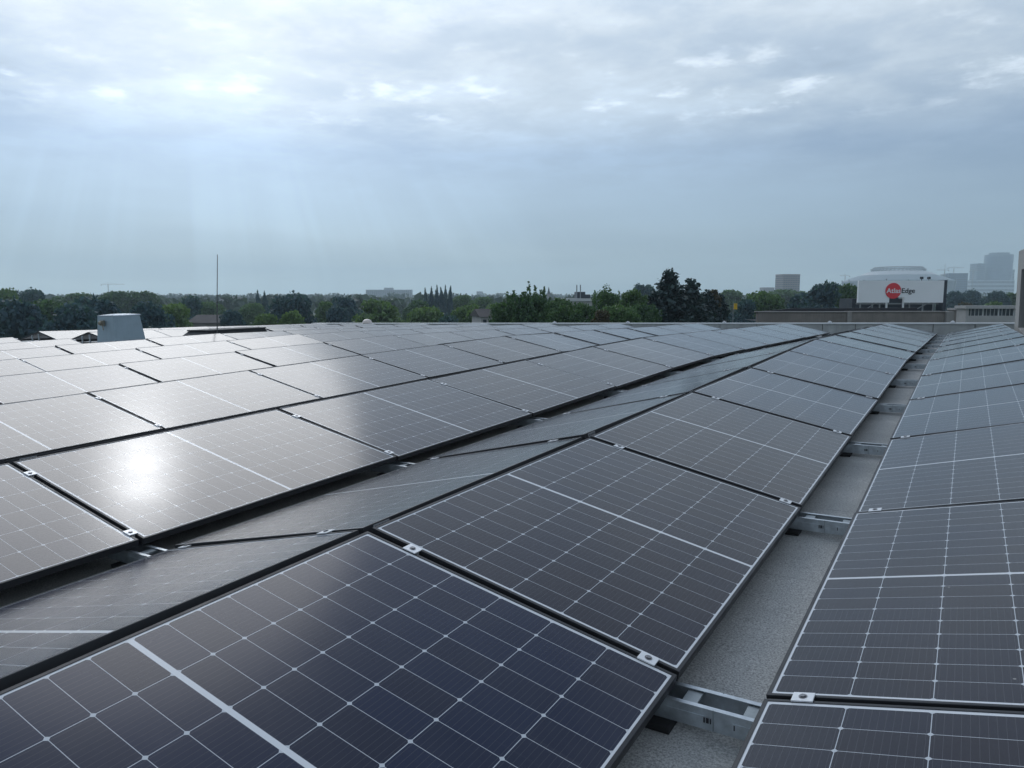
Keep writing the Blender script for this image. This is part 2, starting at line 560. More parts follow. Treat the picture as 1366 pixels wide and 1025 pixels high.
# ------------------------------------------------------------------ the ground and the roof we stand on
bm = bmesh.new()
bmesh.ops.create_circle(bm, cap_ends=True, segments=96, radius=2550)
structure(obj('ground', to_mesh('ground', bm, M['ground'])))

bm = bmesh.new()
XS = np.linspace(-21.5, 7.0, 58)
YS = np.concatenate([np.linspace(-9, 7, 20), np.linspace(7.3, 11, 14), np.linspace(11.5, 20.9, 12)])
grid = [[bm.verts.new(roofpt(x, y, ZD)) for y in YS] for x in XS]
for i in range(len(XS) - 1):
    for j in range(len(YS) - 1):
        bm.faces.new((grid[i][j], grid[i + 1][j], grid[i + 1][j + 1], grid[i][j + 1]))
loop = [grid[i][0] for i in range(len(XS))] + [grid[-1][j] for j in range(1, len(YS))] + \
       [grid[i][-1] for i in range(len(XS) - 2, -1, -1)] + [grid[0][j] for j in range(len(YS) - 2, 0, -1)]
low = [bm.verts.new((v.co.x, v.co.y, 0.0)) for v in loop]
for i in range(len(loop)):
    k = (i + 1) % len(loop)
    bm.faces.new((loop[k], loop[i], low[i], low[k]))
structure(obj('roof', to_mesh('roof', bm, M['felt'])))


# ------------------------------------------------------------------ solar panels
FH_ = 0.030
bm = bmesh.new()
lip = 0.011


def frame_mesh():
    b = bmesh.new()
    hx, hy = W / 2, LP / 2
    outer = [(-hx, -hy), (hx, -hy), (hx, hy), (-hx, hy)]
    inner = [(-hx + lip, -hy + lip), (hx - lip, -hy + lip), (hx - lip, hy - lip), (-hx + lip, hy - lip)]
    inner2 = [(-hx + .002, -hy + .002), (hx - .002, -hy + .002), (hx - .002, hy - .002), (-hx + .002, hy - .002)]
    flange = [(-hx + .030, -hy + .030), (hx - .030, -hy + .030), (hx - .030, hy - .030), (-hx + .030, hy - .030)]

    def ring(pts, z):
        return [b.verts.new((x, y, z)) for x, y in pts]
    c = 0.0012
    cham = [(x - c * (1 if x > 0 else -1), y - c * (1 if y > 0 else -1)) for x, y in outer]
    r0 = ring(outer, -FH_)
    r1 = ring(outer, -c)
    r2 = ring(cham, 0)
    r3 = ring(inner, 0)
    r4 = ring(inner, -0.0045)
    r5 = ring(inner2, -0.0045)
    r6 = ring(inner2, -FH_ + .002)
    r7 = ring(flange, -FH_ + .002)
    r8 = ring(flange, -FH_)
    seq = [r0, r1, r2, r3, r4, r5, r6, r7, r8, r0]
    for a, d in zip(seq, seq[1:]):
        for i in range(4):
            k = (i + 1) % 4
            b.faces.new((a[i], a[k], d[k], d[i]))
    return to_mesh('frame', b, M['frame'])


FRAME_ME = frame_mesh()
b = bmesh.new()
bm_span(b, -W / 2 + .0105, W / 2 - .0105, -LP / 2 + .0105, LP / 2 - .0105, -0.0062, -0.0020)
GLASS_ME = to_mesh('glass', b, M['glass'])
b = bmesh.new()
bm_span(b, -0.026, 0.026, -0.021, 0.021, 0.0005, 0.0045)
bm_span(b, -0.022, 0.022, -0.008, 0.008, -0.036, 0.0005)
CLAMP_ME = to_mesh('clamp', b, M['clamp'], 0.0008)
b = bmesh.new()
bm_cyl(b, (0, 0, .005), (0, 0, .0085), .0075, seg=6)
bm_cyl(b, (0, 0, .0049), (0, 0, .0060), .0105, seg=14)
BOLT_ME = to_mesh('bolt', b, M['bolt'])
b = bmesh.new()
bm_span(b, -W / 2 - .0012, -W / 2 - .0002, 0.0, .085, -.025, -.005)
STICK_ME = to_mesh('serial_label', b, M['sticker'])
b = bmesh.new()
for k, (o0, o1) in enumerate(((.006, .010), (.013, .015), (.018, .024), (.027, .029), (.033, .040), (.044, .046), (.050, .058), (.064, .066), (.070, .078))):
    bm_span(b, -W / 2 - .0016, -W / 2 - .0010, o0, o1, -.020, -.010)
BARS_ME = to_mesh('barcode', b, M['ink'])
# junction box and back sheet seen from beneath are one dark box below the laminate
b = bmesh.new()
for yy in (-.25, 0, .25):
    bm_span(b, -.05, .05, yy - .03, yy + .03, -.024, -.0065)
JBOX_ME = to_mesh('junction_box', b, M['rubber'])

NUM = ['zeroth', 'first', 'second', 'third', 'fourth', 'fifth', 'sixth', 'seventh', 'eighth', 'ninth', 'tenth', 'eleventh', 'twelfth', 'thirteenth']
JEND = 11


def panel_matrix(row, side, j, sh=0.0):
    y = (j + 0.5) * L + sh
    x = -row * PER + side * (RG / 2 + W / 2 * math.cos(TH))
    z = -W / 2 * math.sin(TH) + bend(y)
    ja, jb = rng.normal(0, math.radians(.26)), rng.normal(0, math.radians(.22))
    m = TROOF @ Matrix.Translation((x, y, z)) @ Matrix.Rotation(math.atan(slope(y)) + ja, 4, 'X') @ Matrix.Rotation(side * TH + jb, 4, 'Y')
    if side < 0:
        m = m @ Matrix.Rotation(PI, 4, 'Z')
    return m


def in_view(m, margin=260):
    xs = []
    for a in (-.5, -.17, .17, .5):
        for c in (-.5, -.25, 0, .25, .5):
            p = project(m @ Vector((a * W, c * LP, 0)))
            if p is None:
                continue
            if -margin < p[0] < 1366 + margin and -margin < p[1] < 1025 + margin:
                return True
    return False


def make_panel(row, side, j, label, group, sh=0.0, sticker=False, clamps=True):
    m = panel_matrix(row, side, j, sh)
    if not in_view(m):
        return None
    t = thing('solar_panel', label, 'solar panel', m, group)
    obj('frame', FRAME_ME, t)
    gl = obj('glass', GLASS_ME, t)
    gl.color = (0.02 if (row == 0 and j < 0) else float(rng.uniform(.35, 1.0)), 0, 0, 1)
    fy = 1 if side > 0 else -1
    if clamps:
        for fx in (-0.335, 0.425):
            c = obj('clamp', CLAMP_ME, t)
            c.location = (fx * W + random.uniform(-.012, .012), fy * (LP / 2 + GAP / 2) + random.uniform(-.002, .002), 0)
            bo = obj('bolt', BOLT_ME, c)
            bo.rotation_euler = (0, 0, random.uniform(0, 1))
    if sticker:
        s = obj('serial_label', STICK_ME, t)
        s.location = (0, (-LP / 2 + .05) * fy - (.085 if fy < 0 else 0), 0)
        obj('barcode', BARS_ME, s)
    return t


def from_end(j):
    return NUM[JEND - j] if JEND - j < len(NUM) else '%dth' % (JEND - j)


# the row along the frame edge, past the bare strip
for j in range(-2, JEND):
    if j == 10:
        continue
    make_panel(-1, -1, j, 'dark solar panel, %s from the grey parapet, in the row beside the concrete stair house' % from_end(j), 'solar panels of the row beside the stair house')
make_panel(-1, -1, 10, 'dark solar panel against the grey parapet, end of the row beside the concrete stair house', 'solar panels of the row beside the stair house')
for j in range(-2, JEND):
    make_panel(0, 1, j, 'dark solar panel, %s from the grey parapet, in the row bordering the bare roof strip' % from_end(j), 'solar panels bordering the bare roof strip', clamps=j < JEND - 1)
    make_panel(0, -1, j, 'solar panel sloping away behind the first ridge, %s from the grey parapet' % from_end(j), 'solar panels on the far side of the first ridge', sticker=True, clamps=j < JEND - 1)
SKIP = {6: (4, 5, 6), 7: (4,), 8: (4,)}
for row in range(1, 9):
    sh = -0.16 if row >= 6 else 0.0
    for j in range(-2, JEND):
        if j in SKIP.get(row, ()):
            continue
        if row == 8 and j < 4:
            continue
        make_panel(row, 1, j, 'silvery solar panel %s from the parapet, in %s row from the bare roof strip' % (from_end(j), NUM[row + 1]),
                   'solar panels in the rows behind the first ridge', sh, clamps=j < JEND - 1)
        if row in (1, 2) and j >= -1:
            make_panel(row, -1, j, 'solar panel behind the %s ridge, %s from the grey parapet, only its top edge showing' % (NUM[row + 1], from_end(j)),
                       'solar panels on the far side of the farther ridges', sh, sticker=row == 1, clamps=False)
for row in (7, 8):
    make_panel(row, -1, 5, 'dark underside of the end solar panel, back half of the %s open gable' % ('nearer' if row == 7 else 'farther'), 'solar panels at the open gables', -0.16, clamps=False)


# ------------------------------------------------------------------ mounting rails in the valleys
def rail_parts():
    H = 0.058
    z0 = 0.022
    d = {}
    b = bmesh.new()
    Lr = 0.62
    for s in (-1, 1):
        y = s * 0.046
        # a C section: web, two lips, a shallow rib pressed into the web
        bm_span(b, -Lr / 2, Lr / 2, y - .0012, y + .0012, z0, z0 + H)
        bm_span(b, -Lr / 2, Lr / 2, y - s * .0012, y - s * .014, z0 + H - .0022, z0 + H)
        bm_span(b, -Lr / 2, Lr / 2, y - s * .0012, y - s * .014, z0, z0 + .0022)
        bm_span(b, -Lr / 2 + .18, -.03, y + s * .0012, y + s * .0028, z0 + .030, z0 + .037)
        bm_span(b, .045, Lr / 2 - .16, y + s * .0012, y + s * .0028, z0 + .030, z0 + .037)
    d['channel'] = to_mesh('channel', b, M['galv'])
    b = bmesh.new()
    for s in (-1, 1):
        y = s * 0.0484
        bm_span(b, -.006, -.0035, y - .0016, y + .0016, z0 + .002, z0 + H + .0016)
    d['splice'] = to_mesh('splice', b, M['galv_edge'])
    d['cross'] = []
    for x in (-.075, .085):
        b = bmesh.new()
        bm_span(b, x - .020, x + .020, -.0445, .0445, z0 + H - .014, z0 + H - .006)
        d['cross'].append(to_mesh('cross_plate', b, M['galv_edge']))
    d['pads'] = []
    for x in (-.165, .225):
        b = bmesh.new()
        bm_span(b, x - .055, x + .055, -.085, .085, .001, .0205)
        d['pads'].append(to_mesh('rubber_pad', b, M['rubber'], .003))
    b = bmesh.new()
    for k, (x, ww) in enumerate(((-.030, .004), (-.023, .007), (-.013, .003), (.048, .003))):
        bm_span(b, x, x + ww, -.0496, -.0484, z0 + .020, z0 + .034)
    d['punched_mark'] = to_mesh('punched_mark', b, M['ink'])
    return d


RP = rail_parts()
for v, nm in ((0, 'bare roof strip'), (1, 'dark valley behind the first ridge')):
    for j in range(-1, JEND + 1):
        y = j * L
        x = -v * PER + PER / 2
        p = project(roofpt(x, y, ZD + .05))
        if p is None or not (-150 < p[0] < 1500 and p[1] < 1150):
            continue
        lab = 'galvanised twin rail crossing the %s, %s' % (nm, 'nearest the parapet' if j == JEND else '%s from the parapet' % NUM[JEND - j + 1])
        mt = TROOF @ Matrix.Translation((x, y, ZD + bend(y))) @ Matrix.Rotation(math.atan(slope(y)), 4, 'X')
        t = thing('mounting_rail', lab, 'rail', mt, 'mounting rails crossing the valleys')
        obj('channel', RP['channel'], t)
        obj('splice', RP['splice'], t)
        for q in RP['cross']:
            obj('cross_plate', q, t)
        obj('punched_mark', RP['punched_mark'], t)
        for q in RP['pads']:
            obj('rubber_pad', q, t)

# gable ends: two pale legs under the ridge of the far rows
b = bmesh.new()
bm_span(b, -.018, .018, -.012, .012, 0.0, 0.335)
bm_span(b, -.05, .05, -.04, .04, 0.0, 0.006)
POST_ME = to_mesh('support_post', b, M['galv'])
for row, nm in ((7, 'nearer'), (8, 'farther')):
    for dx, side in ((-.24, 'outer'), (.10, 'inner')):
        y = 5 * L - 0.16 - .02
        x = -row * PER + dx
        hh = (-abs(dx) * math.tan(TH) - .035) - ZD
        mt = TROOF @ Matrix.Translation((x, y, ZD + bend(y))) @ Matrix.Diagonal((1, 1, hh / .335, 1))
        o = thing('support_post', '%s thin steel post standing in the %s open gable of the solar rows' % (side, nm), 'post', mt, 'posts under the open gables', POST_ME)

# ------------------------------------------------------------------ parapet
py = 20.72
b = bmesh.new()
ztop = -0.475 - bend(py)
jx = [-22.0, -20.2, -18.4, -16.6, -14.8, -13.0, -11.2, -9.4, -7.55, -5.75, -4.68, -3.59, -1.77, -.92, .06, .96, 1.9, 3.0, 4.6, 6.5]
cuts = list(zip(jx, jx[1:]))
pw = thing('parapet', 'low grey concrete parapet with pale coping along the far roof edge', 'parapet', TROOF.copy())


def zz(y, z):
    return z + bend(y)


for x0, x1 in cuts:
    bm_span(b, x0 + .008, x1 - .008, py, py + .16, zz(py, ZD - .25), zz(py, ztop) - .030)
part('concrete_face', pw, b, M['concrete'], 0.006)
b = bmesh.new()
bm_span(b, -22.0, 6.5, py + .02, py + .14, zz(py, ZD - .3), zz(py, ztop) - .034)
part('joint_filler', pw, b, M['groove'])
b = bmesh.new()
bm_span(b, -22.05, 6.55, py - .03, py + .20, zz(py, ztop) - .028, zz(py, ztop))
part('coping', pw, b, M['coping'], 0.004)
for x in (-4.57, -1.59, 1.4, -7.7, -10.4):
    b = bmesh.new()
    bm_span(b, x - .05, x + .05, py + .02, py + .13, zz(py, ztop), zz(py, ztop) + .035)
    bm_cyl(b, (x, py + .075, zz(py, ztop) + .034), (x, py + .075, zz(py, ztop) + .06), .025, seg=8)
    part('coping_clip', pw, b, M['clamp'], 0.004)
# left-hand low kerb of the roof
b = bmesh.new()
prev = None
for y in np.linspace(-9, 20.7, 40):
    z0, z1 = ZD - .2 + bend(y), ZD + .06 + bend(y)
    ring = [b.verts.new(c) for c in ((-21.7, y, z0), (-21.7, y, z1), (-21.45, y, z1), (-21.45, y, z0))]
    if prev:
        for i in range(4):
            b.faces.new((prev[i], prev[(i + 1) % 4], ring[(i + 1) % 4], ring[i]))
    prev = ring
structure(obj('roof_kerb', to_mesh('roof_kerb', b, M['coping']), None, TROOF.copy()))

# ------------------------------------------------------------------ things standing on the roof
# ventilation box
vx, vy = -14.72, 7.98
vt = thing('ventilation_box', 'tapered grey-blue metal ventilation box standing among the far solar rows', 'vent box',
           TROOF @ Matrix.Translation((vx, vy, ZD + bend(vy))))
h = 0.46 - 0.0 - ZD
b = bmesh.new()


def frustum(b, x0, y0, x1, y1, z0, z1, yo=0.0):
    a = [b.verts.new((sx * x0, sy * y0, z0)) for sx, sy in ((-1, -1), (1, -1), (1, 1), (-1, 1))]
    c = [b.verts.new((sx * x1, sy * y1 + yo, z1)) for sx, sy in ((-1, -1), (1, -1), (1, 1), (-1, 1))]
    for i in range(4):
        k = (i + 1) % 4
        b.faces.new((a[i], a[k], c[k], c[i]))
    b.faces.new(c)
    b.faces.new(list(reversed(a)))


frustum(b, .36, .385, .31, .31, 0.0, h - .035, -.02)
part('casing', vt, b, M['vent_paint'], .008)
b = bmesh.new()
frustum(b, .325, .325, .315, .315, h - .034, h - .012, -.02)
frustum(b, .315, .315, .12, .12, h - .0118, h + .012, -.02)
part('lid', vt, b, M['vent_lid'], .004)
b = bmesh.new()
bm_span(b, -.10, .02, -.42, -.36, h - .24, h - .12)
bm_cyl(b, (-.04, -.42, h - .18), (-.04, -.47, h - .18), .04, seg=12)
bm_cyl(b, (-.02, -.40, h - .24), (.0, -.40, h - .34), .012, seg=8)
part('switch_fitting', vt, b, M['brass'], .004)

# smoke hatch clad in bitumen
hx, h0, h1 = -14.35, 9.45, 11.45
hm = TROOF @ Matrix.Translation((hx, 0, 0))
hy = (h0 + h1) / 2
ht = thing('roof_hatch', 'long low black roof hatch with sloping end behind the thin mast', 'roof hatch', TROOF @ Matrix.Translation((hx, hy, ZD + bend(hy))))
b = bmesh.new()
H = .015 - ZD
a = [b.verts.new(c) for c in ((-.5, -1.35, 0), (.5, -1.35, 0), (.5, 1.15, 0), (-.5, 1.15, 0))]
c = [b.verts.new(c) for c in ((-.42, -.72, H), (.42, -.72, H), (.42, .95, H - .03), (-.42, .95, H - .03))]
for i in range(4):
    k = (i + 1) % 4
    b.faces.new((a[i], a[k], c[k], c[i]))
b.faces.new(c)
part('upstand', ht, b, M['bitumen'], .012)
b = bmesh.new()
bm_box(b, (0, .11, H + .004), (.88, 1.72, .034), Matrix.Rotation(-.018, 4, 'X'))
part('lid', ht, b, M['bitumen'], .008)

# lightning rod
rx, ry = -13.3, 9.43
rt = thing('lightning_rod', 'thin grey lightning rod rising above the solar rows against the sky', 'lightning rod', TROOF @ Matrix.Translation((rx, ry, ZD + bend(ry))))
b = bmesh.new()
bm_cyl(b, (0, 0, .05), (0, .085, 1.0), .014, .013, 10)
bm_cyl(b, (0, .085, .998), (0, .205, 2.16), .0105, .0075, 10)
part('rod', rt, b, M['rod'])
b = bmesh.new()
bm_span(b, -.18, .18, -.18, .18, .001, .07)
part('concrete_foot', rt, b, M['concrete'], .02)

# dome vent at the parapet
dt = thing('roof_dome', 'small pinkish acrylic dome peeping over the far roof edge', 'dome', TROOF @ Matrix.Translation((-18.99, py + .09, zz(py, ztop))))
b = bmesh.new()
prof = [(.20, .0), (.20, .03)] + [(.185 * math.cos(a), .03 + .13 * math.sin(a)) for a in np.linspace(0, 1.45, 8)]
bm_lathe(b, prof, 24)
smooth(part('shell', dt, b, M['dome']))

# stair house at the frame edge
sx, sy1 = 2.667, 19.0
st = thing('stair_house', 'pale concrete stair house with a dark glazed recess at the end of the panel row', 'stair house', TROOF.copy())
b = bmesh.new()
zt = 1.27
zb = ZD + bend(19) - .1
bm_span(b, sx, sx + .6, 17.55, sy1, zb, zt)                    # corner column
bm_span(b, sx, sx + .6, 4.0, 17.548, zt - .42, zt)             # beam
bm_span(b, sx, sx + .6, 4.0, 17.548, zb, zb + .46)            # plinth
bm_span(b, sx + .602, sx + 5, 4.0, sy1, zb, zt)
part('wall', st, b, M['conc_wall'], .01)
b = bmesh.new()
bm_span(b, sx + .14, sx + .17, 4.0, 17.545, zb + .462, zt - .422)
part('window', st, b, M['dark_glass'])
b = bmesh.new()
for y in np.arange(5.2, 17.5, 1.6):
    bm_span(b, sx + .10, sx + .138, y - .03, y + .03, zb + .464, zt - .424)
part('mullion', st, b, M['louvre'])

# ------------------------------------------------------------------ trees
def leaf_mesh(name, pts, nrm, size, material, jitter=0.9, aspect=1.5):
    """one quad per leaf clump, bent along its middle"""
    n = len(pts)
    rnd = rng.normal(size=(n, 3))
    nn = nrm + jitter * rnd
    nn /= np.linalg.norm(nn, axis=1)[:, None] + 1e-9
    t = np.cross(nn, rng.normal(size=(n, 3)))
    t /= np.linalg.norm(t, axis=1)[:, None] + 1e-9
    s = np.cross(nn, t)
    sz = (size * rng.uniform(.55, 1.45, n))[:, None]
    a = t * sz * aspect * .5
    c = s * sz * .5
    v = np.empty((n, 4, 3))
    v[:, 0] = pts - a
    v[:, 1] = pts + c + nn * sz * .15
    v[:, 2] = pts + a
    v[:, 3] = pts - c - nn * sz * .15
    me = bpy.data.meshes.new(name)
    me.vertices.add(n * 4)
    me.vertices.foreach_set('co', v.reshape(-1))
    me.loops.add(n * 4)
    me.loops.foreach_set('vertex_index', np.arange(n * 4, dtype=np.int32))
    me.polygons.add(n)
    me.polygons.foreach_set('loop_start', np.arange(0, n * 4, 4, dtype=np.int32))
    me.polygons.foreach_set('loop_total', np.full(n, 4, dtype=np.int32))
    me.materials.append(material)
    me.update(calc_edges=True)
    return me


def blob_points(blobs, n):
    """points in the outer shell of several ellipsoids (centre, radii)"""
    vol = np.array([r[0] * r[1] + r[0] * r[2] + r[1] * r[2] for c, r in blobs])
    cnt = rng.multinomial(n, vol / vol.sum())
    P, N = [], []
    for (c, r), k in zip(blobs, cnt):
        d = rng.normal(size=(k, 3))
        d /= np.linalg.norm(d, axis=1)[:, None]
        rad = rng.uniform(.35, 1.0, k) ** .45
        rad *= rng.normal(1, .07, k)
        P.append(np.array(c) + d * np.array(r) * rad[:, None])
        N.append(d / np.array(r))
    P, N = np.concatenate(P), np.concatenate(N)
    N /= np.linalg.norm(N, axis=1)[:, None]
    return P, N


def broad_crown(name, n, material, size, round_=1.0, bottom=.12, spiky=0.0, lobes=16):
    blobs = [((0, 0, .52), (.30, .30, .30))]
    for i in range(lobes):
        a = i * 2.4 + rng.uniform(-.4, .4)
        q = rng.uniform(0, 1)
        z = bottom + .16 + (0.70 - bottom) * q
        prof = math.sin(PI * min(1, max(.08, (z - bottom + .10) / (1.10 - bottom)))) ** (.6 * round_)
        rr = .30 * prof * rng.uniform(.72, 1.12)
        sr = rng.uniform(.12, .21)
        blobs.append(((rr * math.cos(a), rr * math.sin(a), z), (sr, sr, sr * rng.uniform(.7, 1.0))))
    for i in range(5):
        a = rng.uniform(0, 2 * PI)
        rr = rng.uniform(0, .14)
        sr = rng.uniform(.11, .17)
        blobs.append(((rr * math.cos(a), rr * math.sin(a), rng.uniform(.78, .88)), (sr, sr, sr * .75)))
    if spiky:
        for i in range(26):
            a = rng.uniform(0, 2 * PI)
            rr = rng.uniform(.05, .46)
            z = rng.uniform(.55, .88) - rr * .35
            hh = rng.uniform(.07, .13) * spiky
            blobs.append(((rr * math.cos(a), rr * math.sin(a), z + hh * .5), (.035, .035, hh)))
    P, N = blob_points(blobs, n)
    P[:, 2] /= (np.percentile(P[:, 2], 99.97) + .012)
    keep = P[:, 2] > bottom * .5
    P, N = P[keep], N[keep]
    return leaf_mesh(name, P, N, size, material)


def conifer_crown(name, n, material, size, width=.5):
    P, N = [], []
    tiers = 40
    for i in range(tiers):
        f = i / (tiers - 1)
        z = .08 + .90 * f
        reach = width * ((1 - f) ** .80) * rng.uniform(.72, 1.08) + .012
        k = max(3, int(9 * (1 - f) + 3))
        for q in range(k):
            a = rng.uniform(0, 2 * PI)
            ln = reach * rng.uniform(.55, 1.12)
            m = max(6, int(n / tiers / k * (0.35 + 1.1 * (1 - f))))
            t = rng.uniform(0.05, 1, m) ** .8
            droop = -.10 * t * ln / .5 + .07 * t ** 3
            w = .10 * ln * (1 - .6 * t) + .012
            x = math.cos(a) * t * ln + rng.normal(0, 1, m) * w
            y = math.sin(a) * t * ln + rng.normal(0, 1, m) * w
            zz_ = z + droop + rng.normal(0, .010, m)
            P.append(np.stack([x, y, zz_], 1))
            N.append(np.stack([np.cos(a) * np.ones(m) * .4, np.sin(a) * np.ones(m) * .4, np.ones(m)], 1))
    P.append(np.stack([rng.normal(0, .006, 60), rng.normal(0, .006, 60), rng.uniform(.90, 1.0, 60)], 1))
    N.append(rng.normal(size=(60, 3)))
    P, N = np.concatenate(P), np.concatenate(N)
    P[:, 2] *= .985 / P[:, 2].max()
    return leaf_mesh(name, P, N / np.linalg.norm(N, axis=1)[:, None], size, material, .7, 2.0)


def poplar_crown(name, n, material, size):
    blobs = []
    for i in range(12):
        z = .12 + .78 * i / 11
        r = .40 * math.sin(PI * min(.97, .22 + .72 * i / 11)) ** .7
        blobs.append(((rng.normal(0, .05), rng.normal(0, .05), z), (r, r, .12)))
    blobs.append(((.02, 0, .95), (.10, .10, .06)))
    P, N = blob_points(blobs, n)
    N = N * np.array([1, 1, .3])
    return leaf_mesh(name, P, N, size, material)


CROWN = {
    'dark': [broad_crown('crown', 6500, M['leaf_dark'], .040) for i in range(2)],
    'mid': [broad_crown('crown', 6500, M['leaf_mid'], .040) for i in range(3)],
    'light': [broad_crown('crown', 6000, M['leaf_light'], .040, 1.2, .04, 0, 20) for i in range(2)],
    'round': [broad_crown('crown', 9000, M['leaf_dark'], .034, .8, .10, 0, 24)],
    'bush': [broad_crown('crown', 8000, M['leaf_mid'], .030, .8, .02, 1.0, 18) for i in range(2)],
    'spiky': [broad_crown('crown', 9000, M['leaf_mid'], .025, .9, .04, 2.1, 16) for i in range(2)],
    'rust': [broad_crown('crown', 4500, M['leaf_rust'], .04, .8, .02, .4, 14)],
    'conifer': [conifer_crown('crown', 24000, M['needle'], .0145, .42), conifer_crown('crown', 22000, M['needle'], .015, .42)],
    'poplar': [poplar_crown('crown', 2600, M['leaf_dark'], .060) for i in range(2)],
}
b = bmesh.new()
bm_cyl(b, (0, 0, 0), (.004, 0, .16), .020, .015, 10)
bm_cyl(b, (.004, 0, .16), (-.004, .006, .55), .015, .008, 10)
for a, z0, ln in ((.3, .20, .26), (1.6, .25, .24), (2.9, .22, .28), (4.2, .30, .22), (5.3, .34, .2), (.9, .42, .2)):
    bm_cyl(b, (0, 0, z0), (math.cos(a) * ln, math.sin(a) * ln, z0 + ln * .95), .008, .003, 6)
TRUNK_ME = to_mesh('trunk', b, M['bark'])
b = bmesh.new()
bm_cyl(b, (0, 0, 0), (0, 0, .97), .018, .002, 10)
SPIRE_TRUNK_ME = to_mesh('trunk', b, M['bark'])
used = {}


def tree(kind, px, top, wpx, dist, label, name='tree', grp='trees beyond the roof edge'):
    p = at(px, 395, dist)
    d = (p - Vector((0, 0, HC))).dot(FH)
    hgt = (at(px, top, dist).z) / (.985 if kind == 'poplar' else 1.0)
    wid = wpx * dist / 991.2 / (0.84 if kind == 'conifer' else .9 if kind == 'poplar' else .86)
    hgt = max(hgt, 2.0)
    k = used.get(kind, 0)
    used[kind] = k + 1
    rot = random.uniform(0, 2 * PI)
    if kind == 'poplar':
        wid *= 1.05
    t = thing(name, label, 'bush' if name == 'bush' else 'tree', Matrix.Translation((p.x, p.y, 0)) @ Matrix.Rotation(rot, 4, 'Z'), grp)
    c = obj('crown', CROWN[kind][k % len(CROWN[kind])], t)
    ch = hgt
    if kind == 'conifer':
        wid = wpx * dist / 991.2 / (2 * .42 * (min(1, 75 * dist / 991.2 / hgt)) ** .80)
    elif kind != 'poplar':
        ch = min(hgt, 1.25 * wid)
    c.scale = (wid, wid, ch)
    c.location = (0, 0, hgt - ch)
    tr = obj('trunk', SPIRE_TRUNK_ME if kind in ('conifer', 'poplar') else TRUNK_ME, t)
    s = min(wid, hgt)
    tr.scale = (s, s, hgt * .98)
    return t


